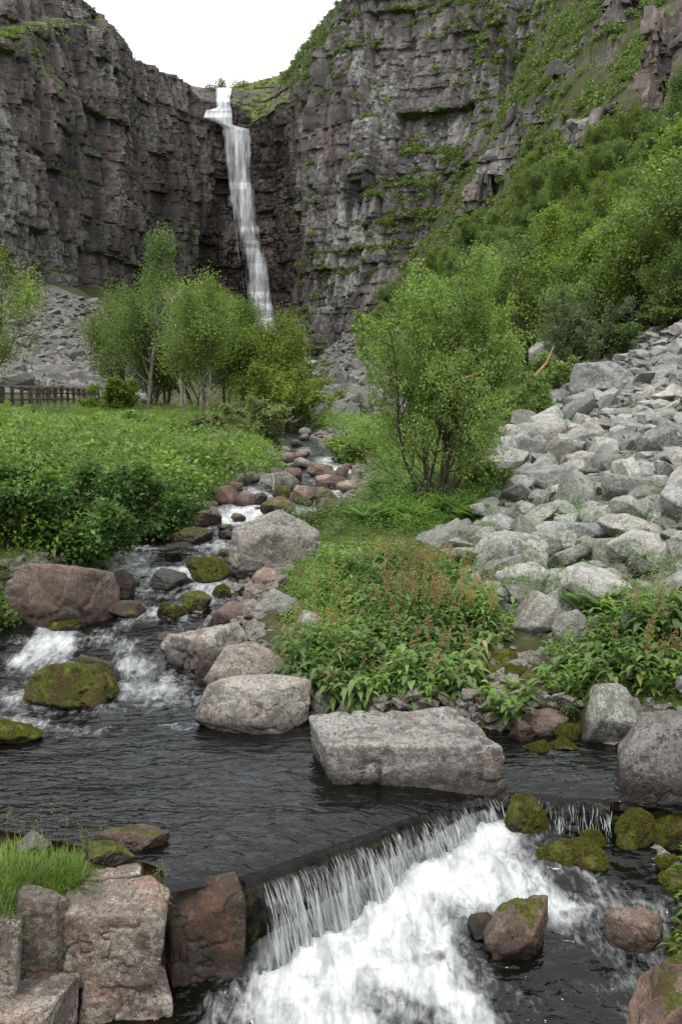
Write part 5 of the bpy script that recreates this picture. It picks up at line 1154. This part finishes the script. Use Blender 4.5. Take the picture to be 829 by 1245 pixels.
for _ in range(6000):
    px_, Y_ = rs.uniform(430, 940), math.exp(rs.uniform(math.log(46), math.log(190))); p = np.array([(px_ - 414.5) / F * Y_, Y_])
    if any((p[0] - q[0]) ** 2 + (p[1] - q[1]) ** 2 < (2.4 + .016 * Y_) ** 2 for q in tp): continue
    tp.append(p)
tp = np.array(tp); tz = terrain(tp[:, 0], tp[:, 1], True); tpx, tpy = proj(tp[:, 0], tp[:, 1], tz)
k_ = inpoly(tpx, tpy, HILL); tp, tz, tpx, tpy = tp[k_], tz[k_], tpx[k_], tpy[k_]
srt = np.argsort(tp[:, 1])[:230]
def hill_label(px, py, Y):
    r = 'in the nearest rows' if Y < 66 else 'halfway up' if Y < 95 else 'high up' if Y < 130 else 'far up'
    c = 'behind the bushy tree' if px < 640 else 'left of the front tree' if px < 735 else 'near the right edge'
    return f'leafy tree {r} of the wooded slope, {c}'
for k in srt:
    j = rs.integers(4); o = copy_tree(hp[j]); Y_ = tp[k, 1]
    tag(o, hill_label(tpx[k], tpy[k], Y_), 'tree', HT)
    s = rs.uniform(.55, 1.12) * (.86 if Y_ > 90 else 1.0); place(o, (tp[k, 0], Y_, tz[k] - .1), rs.uniform(0, 6.28), s, s * rs.uniform(1.0, 1.25))
# masses of far shrubs: on the hillside, the ledges of the cliffs and along their tops
def clump_template(n, size, seed):
    r_ = np.random.default_rng(seed); d = r_.normal(size=(n, 3)); d /= np.linalg.norm(d, axis=1, keepdims=True); d[:, 2] = np.abs(d[:, 2]) * 1.1 - .15
    P = d * (r_.random((n, 1)) ** .45) * (0.8 + 0.35 * vn(d[:, 0] * 2.2, d[:, 1] * 2.2, d[:, 2] * 2.2, seed))[:, None]
    return leaf_quads(P, size, r_, .5, 0, .7)
def scatter_merge(tem, C, S, yaw, rng):
    Vs, Fs, b = [], [], 0
    for c, s, a in zip(C, S, yaw):
        V, f = tem[rng.integers(len(tem))]; ca, sa = math.cos(a), math.sin(a)
        Q = np.stack([V[:, 0] * ca - V[:, 1] * sa, V[:, 0] * sa + V[:, 1] * ca, V[:, 2]], 1) * s + c
        Vs.append(Q); Fs.append(f + b); b += len(Q)
    return np.concatenate(Vs), np.concatenate(Fs)
tem_far = [clump_template(100, .28, 90 + i) for i in range(6)]
N = 42000; u_ = rs.uniform(.01, .46, N); Y_ = np.exp(rs.uniform(math.log(50), math.log(215), N)); x_ = u_ * Y_; z_ = terrain(x_, Y_); qx, qy = proj(x_, Y_, z_)
dens = inpoly(qx, qy, HILL) * 0.35 + inpoly(qx, qy, [(420,360),(500,300),(560,230),(610,140),(650,0),(650,-150),(960,-150),(960,330),(700,330),(560,400)]) * np.clip(0.55 + 1.3 * fbm(x_ / 9, z_ / 7, Y_ / 9, 4, 95), 0.03, 1)
kk = rs.random(N) < dens * .45
C = np.stack([x_, Y_, z_ + .2], 1)[kk]; s1 = rs.uniform(.7, 1.7, len(C)); S = np.stack([s1, s1, s1 * rs.uniform(.7, 1.2, len(C))], 1)
V, f = scatter_merge(tem_far, C, S, rs.uniform(0, 6.28, len(C)), rs)
link('hillside_scrub', mesh_np('hillside_scrub', V, f, M['leaf_far']), label='green scrub covering the steep upper slope on the right', cat='scrub', kind='stuff')
def cliff_veg(ci, n, smin, smax, fn, label, seed, tem, lift=.15):
    px, py, G, N_, moss, mw = ALLC[ci]; r_ = np.random.default_rng(seed)
    p = np.clip(fn(px, py, N_, moss, mw), 0, None).ravel(); p[(px.ravel() < -60) | (px.ravel() > 900) | (py.ravel() < -120)] = 0
    i = r_.choice(len(p), n, p=p / p.sum()); C = G.reshape(-1, 3)[i] + np.array([0, 0, lift]); s = r_.uniform(smin, smax, n) * r_.uniform(.6, 1, n)
    V, f = scatter_merge(tem, C, np.stack([s, s, s * r_.uniform(.55, 1.1, n)], 1), r_.uniform(0, 6.28, n), r_)
    link('cliff_plants', mesh_np('cliff_plants', V, f, M['leaf_far']), label=label, cat='cliff plants', kind='stuff')
tem_s = [clump_template(60, .34, 120 + i) for i in range(5)]
GREEN_R = [(640,-60),(700,-60),(700,120),(640,190),(600,250),(540,330),(470,330),(420,400),(400,400),(440,300),(480,250),(560,250),(600,120)]
cliff_veg(1, 3400, .6, 2.4, lambda px, py, N, m, mw: m ** 1.5 * (N[..., 2] > .25) * (.25 + mw) + .10 * inpoly(px, py, GREEN_R) * np.clip(fbm(px / 26., py / 22., 0, 4, 3) + .12, 0, 1) * (N[..., 2] > .05), 'green bushes and tufts on the ledges of the right cliff', 4, tem_s)
cliff_veg(0, 2200, .3, 1.3, lambda px, py, N, m, mw: m ** 1.6 * (N[..., 2] > .3) * (.2 + mw) * (1 - .9 * gauss(px, py, 335, 140, 30, 40)), 'green tufts on the ledges of the left cliff', 5, tem_s)
cliff_veg(0, 420, 1.0, 2.8, lambda px, py, N, m, mw: ((py < 100) & (px > 318) & (N[..., 2] > .2)) * 1.0 + 1.0 * gauss(px, py, 365, 75, 26, 34) * (N[..., 2] > .1) + 0.06 * ((px > 250) & (px < 300) & (py < 108) & (N[..., 2] > .3)), 'dark green shrubs along the ridge beside the high waterfall', 6, tem_far, .5)
for i, (px_, py_, w_, h_) in enumerate([(266,104,3.0,5.0),(273,103,2.2,7.0),(286,101,3.2,4.6),(296,97,3.0,4.2),(257,104,2.8,3.2)]):
    P0 = clump_template(260, .16, 300 + i); mk_ = np.nonzero((np.abs(ALLC[0][0] - px_) < 3).ravel())[0]; p = ALLC[0][2].reshape(-1, 3)[mk_[np.argmin(ALLC[0][1].ravel()[mk_])]] - np.array([0, 0, .4]); V = P0[0] * np.array([w_, w_, h_ * .8]) + np.array([0, 0, -.3])
    o = link('bush', None, None, ('low bush', 'small pointed bush', 'rounded bush', 'spreading bush', 'tiny bush')[i] + ' on the skyline beside the lip of the high waterfall', 'bush', 'skyline bushes above the waterfall', None, p)
    link('foliage', mesh_np('foliage', V, P0[1], M['leaf_far']), o); V, f = tubes([(np.array([(0, 0, -1.5), (.1, 0, h_ * .3), (0, .1, h_ * .7)]), np.array([.14, .10, .05]))], 5); link('trunk', mesh_np('trunk', V, f, M['bark_dark'], True), o)

# ------------------------------------------------------------------ herbs, ferns and grass
def blades(base, dirv, length, width, droop, nsec=5, fold=.25, prof=None):
    """leaf strips; base (N,3), dirv (N,3) unit"""
    N = len(base); k = np.linspace(0, 1, nsec); up = np.array([0, 0, 1.0])
    hd = dirv * np.array([1, 1, 0]); hd /= np.linalg.norm(hd, axis=1, keepdims=True) + 1e-9
    sd = np.cross(hd, up)
    P = base[:, None] + dirv[:, None] * (length[:, None] * k[None])[..., None]
    P[..., 2] -= (droop * length)[:, None] * k[None] ** 2
    pr = np.interp(k, [0, .3, .6, 1], [.12, .95, .85, .03]) if prof is None else np.interp(k, prof[0], prof[1])
    w = width[:, None] * pr[None] * .5
    e = np.array([0, 0, 1.0]) * 0 
    lift = (w * fold)[..., None] * up
    V = np.stack([P - sd[:, None] * w[..., None] + lift, P, P + sd[:, None] * w[..., None] + lift], 2)
    i = np.arange(N * nsec * 3).reshape(N, nsec, 3)
    q = np.concatenate([np.stack([i[:, :-1, a], i[:, :-1, a + 1], i[:, 1:, a + 1], i[:, 1:, a]], -1).reshape(-1, 4) for a in (0, 1)])
    return V.reshape(-1, 3), q
def herb(seed, h=.5, R_=.24, nst=13, npl=11, ll=.13, lw=.045, spikes=0, leafm='leaf_herb', label='', droop=.55):
    r_ = np.random.default_rng(seed); polys, B_, D_, tops = [], [], [], []
    for s in range(nst):
        a = r_.uniform(0, 6.28); rr = R_ * math.sqrt(r_.random()); tilt = rr / R_ * .55; H = h * r_.uniform(.7, 1.05) * (1 - .25 * rr / R_)
        p0 = np.array([math.cos(a) * rr * .6, math.sin(a) * rr * .6, -.05]); d = np.array([math.cos(a) * tilt, math.sin(a) * tilt, 1]); k = np.linspace(0, 1, 5)[:, None]
        P = p0 + d * H * k + r_.normal(0, .008, (5, 3)) * k; polys.append((P, np.linspace(.005, .002, 5))); tops.append(P[-1])
        for j in range(npl):
            f = .15 + .85 * (j + r_.random()) / npl; q = f * 4; i = min(int(q), 3); B_.append(P[i] + (P[i + 1] - P[i]) * (q - i))
            b = j * 2.4 + r_.uniform(-.5, .5) + a; el = r_.uniform(.1, .75) + .3 * f; D_.append((math.cos(b) * math.cos(el), math.sin(b) * math.cos(el), math.sin(el)))
    B_, D_ = np.array(B_), np.array(D_); N = len(B_)
    root = link('leafy_herb', None, None, label, 'herb')
    V, f = blades(B_, D_, ll * r_.uniform(.6, 1.25, N), lw * r_.uniform(.75, 1.25, N), droop * r_.uniform(.6, 1.5, N)); link('leaves', mesh_np('leaves', V, f, M[leafm], True), root)
    V, f = tubes(polys, 4); link('stems', mesh_np('stems', V, f, M['stem'], True), root)
    if spikes:
        Pq, pl = [], []
        for s in range(spikes):
            tp_ = tops[r_.integers(len(tops))]; hh = h * r_.uniform(.28, .55); dv = np.array([r_.normal(0, .16), r_.normal(0, .16), 1.0]); st_ = tp_ + dv * hh
            pl.append((np.array([tp_ - dv * .05, tp_ + dv * hh * .5, st_]), np.array([.003, .0025, .001])))
            n = 40; k = r_.uniform(.25, 1.05, n)[:, None]; Pq.append(tp_ + dv * hh * k + r_.normal(0, .024, (n, 3)) * (1.35 - k))
        V, f = leaf_quads(np.concatenate(Pq), .017, r_, .2, 0, .7); link('seed_plume', mesh_np('seed_plume', V, f, M['seed']), root, kind='stuff')
        V, f = tubes(pl, 3); link('stalk_plume', mesh_np('stalk_plume', V, f, M['seed'], True), root, kind='stuff')
    return root
HP = [herb(1, .48, .26, 14, 12, .13, .050, 0), herb(2, .52, .26, 13, 12, .14, .048, 12), herb(3, .45, .28, 15, 11, .19, .070, 3, 'leaf_docken', droop=.9), herb(4, .55, .24, 12, 13, .11, .036, 20), herb(5, .36, .26, 13, 9, .17, .062, 0), herb(6, .50, .25, 20, 16, .10, .030, 5, 'leaf_fern')]
HK = ['bright green leafy herb clump', 'green herb clump with rusty seed heads', 'broad leaved herb clump with drooping leaves', 'slender herb clump with many rusty seed heads', 'low rosette of broad green leaves', 'fine leaved yellowish green herb clump']
used = [False] * 6
BANK1 = [(366,800),(372,762),(392,745),(402,712),(438,690),(480,682),(515,690),(556,728),(590,752),(616,766),(600,784),(572,800),(556,846),(500,852),(430,856),(372,838)]
BANK2 = [(655,812),(676,800),(720,792),(750,775),(829,765),(950,760),(950,850),(790,838),(700,832),(655,838)]
def herb_label(kind, px, py):
    if px > 640: w = 'in front of the rock field'
    elif py > 800: w = 'just behind the wide slab'
    elif py > 745: w = 'in the middle of the right bank'
    elif px > 520: w = 'along the edge of the rock field'
    else: w = 'below the bushy tree'
    return f'{HK[kind]} {w}'
def put_herb(kind, p, rz, s, px, py, lb=None):
    o = HP[kind] if not used[kind] else copy_tree(HP[kind]); used[kind] = True
    tag(o, lb or herb_label(kind, px, py), 'herb', 'leafy herbs of the right bank'); place(o, p, rz, s)
pts = np.zeros((0, 2))
N = 9000; qx = rs.uniform(345, 900, N); qY = np.exp(rs.uniform(math.log(8.9), math.log(15.5), N)); qX = (qx - 414.5) / F * qY; qZ = terrain(qX, qY); qa, qb = proj(qX, qY, qZ)
RB = np.array(ROCKBOX)
okk = (inpoly(qa, qb, BANK1) | inpoly(qa, qb, BANK2)) & ~((np.abs(qX[:, None] - RB[:, 0]) < RB[:, 2] * .75) & (np.abs(qY[:, None] - RB[:, 1]) < RB[:, 3] * .75)).any(1)
sel = []
for k in np.nonzero(okk)[0]:
    if len(sel) and ((qX[sel] - qX[k]) ** 2 + (qY[sel] - qY[k]) ** 2 < .25 ** 2).any(): continue
    sel.append(k)
pts = [(qX[k], qY[k], qZ[k], qa[k], qb[k]) for k in sel]
for (x_, Y_, z_, a, b) in pts[:270]:
    rust = fbm(x_ * .8, Y_ * .8, 0, 3, 140) + .12
    if b > 775: kind = rs.choice([0, 1, 2, 2, 4], p=[.35, .10, .2, .15, .2])
    elif rust > .0: kind = rs.choice([1, 3, 0, 2], p=[.34, .26, .28, .12])
    else: kind = rs.choice([0, 5, 1, 2], p=[.45, .17, .15, .23])
    put_herb(kind, (x_, Y_, z_), rs.uniform(0, 6.28), rs.uniform(.72, 1.12) * (1 + .25 * fbm(x_ / .7, Y_ / .7, 0, 2, 141)), a, b)
put_herb(4, ground_at(618, 886), 0, 1.0, 618, 886, 'low rosette of broad leaves alone beside the side channel')
put_herb(0, ground_at(694, 846), 0, .9, 694, 846, 'leafy herb clump leaning on the flat topped grey boulder')
put_herb(0, ground_at(690, 880), 0, .45, 690, 880, 'tiny herb clump growing on the bank between pink stone and grey boulder')
# ferns
def fern(seed, label):
    r_ = np.random.default_rng(seed); B_, D_, Ln, Wd = [], [], [], []
    for s in range(34):
        a = r_.uniform(0, 6.28); el = r_.uniform(.75, 1.35); L = r_.uniform(.4, .62); d = np.array([math.cos(a) * math.cos(el), math.sin(a) * math.cos(el), math.sin(el)])
        for k in np.linspace(.18, 1, 26):
            p = d * L * k; p = p + np.array([math.cos(a), math.sin(a), -1.1]) * .22 * L * k ** 2.2
            for sg in (-1, 1):
                b = a + sg * 1.2; B_.append(p); D_.append((math.cos(b), math.sin(b), .25)); Ln.append(.13 * L / .5 * math.sin(math.pi * (.12 + .85 * k)) + .01); Wd.append(.016)
    n = len(B_); root = link('fern', None, None, label, 'fern', 'ferns by the rock field')
    V, f = blades(np.array(B_), np.array(D_), np.array(Ln), np.array(Wd), np.full(n, .5), 4); link('fronds', mesh_np('fronds', V, f, M['leaf_fern'], True), root)
    return root
fr = fern(1, 'big light green feathery fern clump growing out of the boulders')
place(fr, gpt(742, 10.7), 0, 1.0)
for i, (px_, Y_, s, lb) in enumerate([(762, 10.5, .8, 'feathery fern clump beside the biggest fern'), (722, 10.9, .7, 'smaller fern left of the biggest fern'), (548, 16.0, 1.0, 'fern in the shade right of the bushy tree trunk'), (500, 15.6, .9, 'fern at the foot of the bushy tree'), (575, 15.4, .8, 'fern at the edge of the pale slab below the bushy tree'), (450, 15.5, 1.0, 'fern at the stream side of the bushy tree')]):
    o = copy_tree(fr); tag(o, lb, 'fern'); place(o, gpt(px_, Y_), i * 1.3, s)
# meadow and ground cover
def herb_template(seed, n, size, H):
    r_ = np.random.default_rng(seed); a = r_.uniform(0, 6.28, n); rr = np.sqrt(r_.random(n)) * .5; z = r_.random(n) ** .7 * H
    P = np.stack([np.cos(a) * rr * (1.1 - .5 * z / H), np.sin(a) * rr * (1.1 - .5 * z / H), z], 1)
    d = np.stack([np.cos(a + r_.normal(0, .6, n)), np.sin(a + r_.normal(0, .6, n)), r_.uniform(.1, 1.1, n)], 1); d /= np.linalg.norm(d, axis=1, keepdims=True)
    return blades(P, d, size * r_.uniform(.6, 1.3, n), size * .36 * r_.uniform(.7, 1.3, n), .6 * np.ones(n), 3, .2, ([0, .45, 1], [.2, 1, .05]))
tm = [herb_template(200 + i, 60, .14, .5 + .07 * i) for i in range(6)]
MEAD = [(-120,498),(330,495),(352,540),(345,575),(300,600),(262,612),(215,620),(200,650),(100,690),(-120,690)]
N = 17000; px_ = rs.uniform(-120, 360, N); Y_ = np.exp(rs.uniform(math.log(13.5), math.log(62), N)); x_ = (px_ - 414.5) / F * Y_; z_ = terrain(x_, Y_); a, b = proj(x_, Y_, z_)
l_, r_ = edges(Y_); ee = (l_ - x_ / Y_) * Y_
kk = inpoly(a, b, MEAD) & (ee > .15) & (rs.random(N) < np.clip(Y_ / 24, .45, 1))
C = np.stack([x_, Y_, z_ - .03], 1)[kk]; s = rs.uniform(.8, 1.5, len(C)) * np.interp(Y_[kk], [14, 18, 24, 38, 60], [.95, .75, .55, .32, .6]) * (.75 + .35 * fbm(C[:, 0] / 3, C[:, 1] / 3, 0, 3, 150)); 
kn = fbm(C[:, 0] / 2.2, C[:, 1] / 3.5, 0, 3, 152); kd = np.where(kn > .12, 1, np.where(kn < -.16, 2, 0)); s = s * np.where((rs.random(len(C)) < .12) & (C[:, 1] > 20), 1.7, 1); s = s * np.where(kd == 1, 1.25, np.where(kd == 2, .8, 1)) * rs.uniform(.7, 1.25, len(C))
s = s * np.clip(.85 + 1.7 * fbm(C[:, 0] / 1.1, C[:, 1] / 1.6, 0, 3, 153), .3, 1.8); s = np.minimum(s, np.interp(C[:, 1], [14, 22, 28, 36, 60], [1.05, 1.0, .85, .5, .8])); sp = np.stack([s, s, s * rs.uniform(.7, 1.25, len(C))], 1); Vs, Fs, Ms, b0 = [], [], [], 0
for kk_ in range(3):
    m = kd == kk_
    V, f = scatter_merge(tm, C[m], sp[m], rs.uniform(0, 6.28, m.sum()), rs); Vs.append(V); Fs.append(f + b0); Ms.append(np.full(len(f), kk_)); b0 += len(V)
tem_m = [clump_template(220, .13, 170 + i) for i in range(6)]
for kk_, nn in ((0, 200), (1, 330), (2, 150), (3, 120)):
    qY = np.exp(rs.uniform(math.log(16.5), math.log(46), nn)); qx = rs.uniform(-80, 345, nn); qX = (qx - 414.5) / F * qY; qZ = terrain(qX, qY); qa, qb = proj(qX, qY, qZ); l_, r_ = edges(qY)
    m = inpoly(qa, qb, MEAD) & ((l_ - qX / qY) * qY > .5); s_ = rs.uniform(.26, .60, m.sum()) * np.interp(qY[m], [16, 24, 34], [1.6, 1.5, .8])
    V, f = scatter_merge(tem_m, np.stack([qX, qY, qZ + .12], 1)[m], np.stack([s_ * rs.uniform(.9, 1.5, m.sum()), s_, s_ * rs.uniform(.7, 1.25, m.sum())], 1), rs.uniform(0, 6.28, m.sum()), rs); Vs.append(V); Fs.append(f + b0); Ms.append(np.full(len(f), kk_)); b0 += len(V)
link('meadow', mesh_np('meadow', np.concatenate(Vs), np.concatenate(Fs), [M['leaf_meadow'], M['leaf_bush'], M['leaf_fern'], M['leaf_sage']], midx=np.concatenate(Ms)), label='bright green tall herbs and grass of the meadow on the left bank', cat='meadow', kind='stuff')
# low cover on the right bank and along the upper stream
N = 9000; px_ = rs.uniform(340, 700, N); Y_ = np.exp(rs.uniform(math.log(9.1), math.log(70), N)); x_ = (px_ - 414.5) / F * Y_; z_ = terrain(x_, Y_); a, b = proj(x_, Y_, z_)
l_, r_ = edges(Y_); ee = np.maximum(l_ - x_ / Y_, x_ / Y_ - r_) * Y_
kk = (ee > np.where(Y_ > 15, .7, .35)) & (ee < 4 + .25 * Y_) & ~inpoly(a, b, TALUS) & ~inpoly(a, b, SCREE_C) & (~inpoly(a, b, [(562,740),(660,740),(690,900),(556,880)]))
C = np.stack([x_, Y_, z_ - .05], 1)[kk]; s = rs.uniform(.35, .8, len(C)) * np.clip(.8 + Y_[kk] / 60, 0, 1.4)
qx = np.concatenate([rs.uniform(690, 950, 500), rs.uniform(-150, 70, 500)]); qY = np.concatenate([rs.uniform(8.6, 11, 500), rs.uniform(12.3, 17, 500)]); qX = (qx - 414.5) / F * qY; qZ = terrain(qX, qY); ok_ = qZ > level(qY) + .06
C = np.r_[C, np.stack([qX, qY, qZ - .04], 1)[ok_]]; s = np.r_[s, rs.uniform(.3, .7, ok_.sum())]; s = s * (1 + .6 * fbm(C[:, 0] / .9, C[:, 1] / 1.2, 0, 3, 160)) * np.interp(C[:, 1], [10, 15, 18], [.45, .55, 1])
qY = np.exp(rs.uniform(math.log(4.9), math.log(13), 1500)); qU = np.where(rs.random(1500) < .7, rs.uniform(.37, .85, 1500), rs.uniform(-.85, -.37, 1500)); qX = qU * qY; qZ = terrain(qX, qY); ok_ = (qZ > level(qY) + .06) | (qU > 0)
C = np.r_[C, np.stack([qX, qY, qZ - .04], 1)[ok_]]; s = np.r_[s, rs.uniform(.25, .6, ok_.sum())]
mm = fbm(C[:, 0] / 1.2, C[:, 1] / 1.6, 0, 3, 161) > 0; Vs, Fs, Ms, b0 = [], [], [], 0
for q_, m in enumerate((mm, ~mm)):
    V, f = scatter_merge(tm, C[m], np.stack([s, s, s], 1)[m], rs.uniform(0, 6.28, m.sum()), rs); Vs.append(V); Fs.append(f + b0); Ms.append(np.full(len(f), q_)); b0 += len(V)
N = 700; qx = rs.uniform(540, 860, N); qy = rs.uniform(430, 770, N); q_ = inpoly(qx, qy, TALUS) & (rs.random(N) < np.clip((qy - 380) / 380, .1, 1) ** 2); Gq = ground_many(qx[q_], qy[q_]); Gq[:, 2] += .06
V, f = scatter_merge(tm, Gq, rs.uniform(.15, .5, (len(Gq), 1)) * np.ones((1, 3)), rs.uniform(0, 6.28, len(Gq)), rs); Vs.append(V); Fs.append(f + b0); Ms.append(np.full(len(f), 0)); b0 += len(V)
link('ground_cover', mesh_np('ground_cover', np.concatenate(Vs), np.concatenate(Fs), [M['leaf_herb'], M['leaf_meadow']], midx=np.concatenate(Ms)), label='low green plants covering the ground beside the stream', cat='ground cover', kind='stuff')
# grass on the stone bank
def grass(seed, n, h, R_, label):
    r_ = np.random.default_rng(seed); a = r_.uniform(0, 6.28, n); rr = R_ * np.sqrt(r_.random(n)); B_ = np.stack([np.cos(a) * rr, np.sin(a) * rr, 0 * a - .02], 1)
    b = a + r_.normal(0, .9, n); el = r_.uniform(.75, 1.5, n); D_ = np.stack([np.cos(b) * np.cos(el), np.sin(b) * np.cos(el), np.sin(el)], 1)
    L = h * r_.uniform(.45, 1.1, n)
    root = link('grass_tuft', None, None, label, 'grass tuft')
    V, f = blades(B_, D_, L, np.full(n, .0075) * r_.uniform(.7, 1.4, n), r_.uniform(.25, .85, n), 6, .3, ([0, .3, 1], [.8, 1, .05])); link('blades', mesh_np('blades', V, f, M['grass'], True), root)
    pl, Pq = [], []
    for i in range(5):
        e = np.array([r_.normal(0, .12), r_.normal(0, .12), 1.0]); q = np.array([r_.normal(0, R_ * .5), r_.normal(0, R_ * .5), 0]); Hh = h * r_.uniform(1.1, 1.6); pl.append((np.array([q, q + e * Hh * .6, q + e * Hh]), np.array([.0022, .0018, .001])))
        Pq.append(q + e * Hh * r_.uniform(.8, 1, (14, 1)) + r_.normal(0, .008, (14, 3)))
    V, f = tubes(pl, 3); link('stalk_plume', mesh_np('stalk_plume', V, f, M['stem'], True), root, kind='stuff')
    V, f = leaf_quads(np.concatenate(Pq), .014, r_, .2); link('seed_plume', mesh_np('seed_plume', V, f, M['stem']), root, kind='stuff')
    return root
for sd, px_, py_, Y_, n, h, R_, lb in [(1, 66, 1076, 6.1, 1500, .34, .20, 'big tuft of long green grass on top of the stone bank'), (2, 10, 1076, 6.05, 1200, .34, .20, 'green grass tuft at the left edge on the stone bank'), (3, 92, 1062, 6.3, 700, .24, .13, 'grass tuft beside the pink cap stone'), (4, 40, 1096, 5.85, 700, .20, .13, 'short grass hanging over the rounded grey block'),
   (5, 196, 1092, 5.95, 90, .14, .03, 'small grass wisp in the crack between pink block and dark wet block'), (6, 30, 1054, 6.45, 1000, .30, .22, 'grass tuft at the pool edge behind the bank'), (7, -14, 1110, 5.65, 800, .28, .15, 'grass tuft hanging down at the left edge of the stone bank'), (8, 4, 1140, 5.5, 300, .20, .08, 'grass growing in the joint between the left edge blocks')]:
    p = at(px_, py_, Y_); place(grass(sd, n, h, R_, lb), p)

# ------------------------------------------------------------------ boardwalk with railing
def box_mesh(name, a, b, w, h, m):
    """beam from a to b, width w across, height h"""
    a, b = np.array(a, float), np.array(b, float); t = b - a; t /= np.linalg.norm(t); up = np.array([0, 0, 1.0]) if abs(t[2]) < .9 else np.array([0, 1.0, 0])
    s = np.cross(t, up); s /= np.linalg.norm(s); u = np.cross(s, t)
    V = np.array([p + s * w / 2 * i + u * h / 2 * j for p in (a, b) for i, j in ((-1, -1), (1, -1), (1, 1), (-1, 1))])
    f = np.array([[0, 1, 2, 3], [7, 6, 5, 4], [0, 4, 5, 1], [1, 5, 6, 2], [2, 6, 7, 3], [3, 7, 4, 0]])
    return mesh_np(name, V, f, m)
A0, A1 = at(-60, 500, 40.0), at(152, 489, 92.0)
A0[2] = 2.62; A1[2] = 3.05
bw = link('boardwalk', None, None, 'grey wooden boardwalk with dark railings at the left edge below the scree', 'boardwalk'); bw.location = A0
dv = A1 - A0; Lb = np.linalg.norm(dv); tb = dv / Lb; sb = np.cross(tb, [0, 0, 1.0]); sb /= np.linalg.norm(sb)
link('deck', box_mesh('deck', np.zeros(3), dv, 1.8, .10, M['wood']), bw)
for sg in (-1, 1):
    off = sb * .86 * sg
    link('beam', box_mesh('beam', off * .9 + (0, 0, -.17), dv + off * .9 + (0, 0, -.17), .12, .22, M['wood_dark']), bw)
    for h_, w_ in ((1.12, .13), (.78, .07), (.45, .07)): link('rail', box_mesh('rail', off + (0, 0, h_), dv + off + (0, 0, h_), .07 if h_ < 1 else .14, w_ if h_ < 1 else .06, M['wood'] if h_ > 1 else M['wood_dark']), bw)
    for i in range(27):
        p = tb * (i + .3) * Lb / 27 + off * 1.06
        link('post', box_mesh('post', p + (0, 0, -.3), p + (0, 0, 1.10), .13, .13, M['wood_dark']), bw)
for i in range(5):
    p = tb * (i + .3) * Lb / 6; q = A0 + p; zg = float(terrain(np.array([q[0]]), np.array([q[1]]))[0]) - q[2] - .2
    for sg in (-1, 1): link('pile', box_mesh('pile', p + sb * .7 * sg + (0, 0, min(zg, -.6)), p + sb * .7 * sg + (0, 0, -.25), .16, .16, M['wood_dark']), bw)
# sticks
def stick(label, P, r, mat):
    V, f = tubes([(np.array(P), np.array(r))], 6); o = link('stick', mesh_np('stick', V, f, M[mat], True), None, label, 'stick')
p = at(332, 596, 20.2); stick('pale dead stick leaning on a grey boulder in the upper stream', [p, p + (.02, .05, .17), p + (-.01, .1, .33)], [.022, .02, .014], 'bark_birch')
p = at(645, 462, 33); stick('reddish broken branch lying against the rocks at the upper left of the rock field', [p, p + (.5, 0, .55), p + (.75, .1, 1.1)], [.05, .04, .02], 'deadwood')
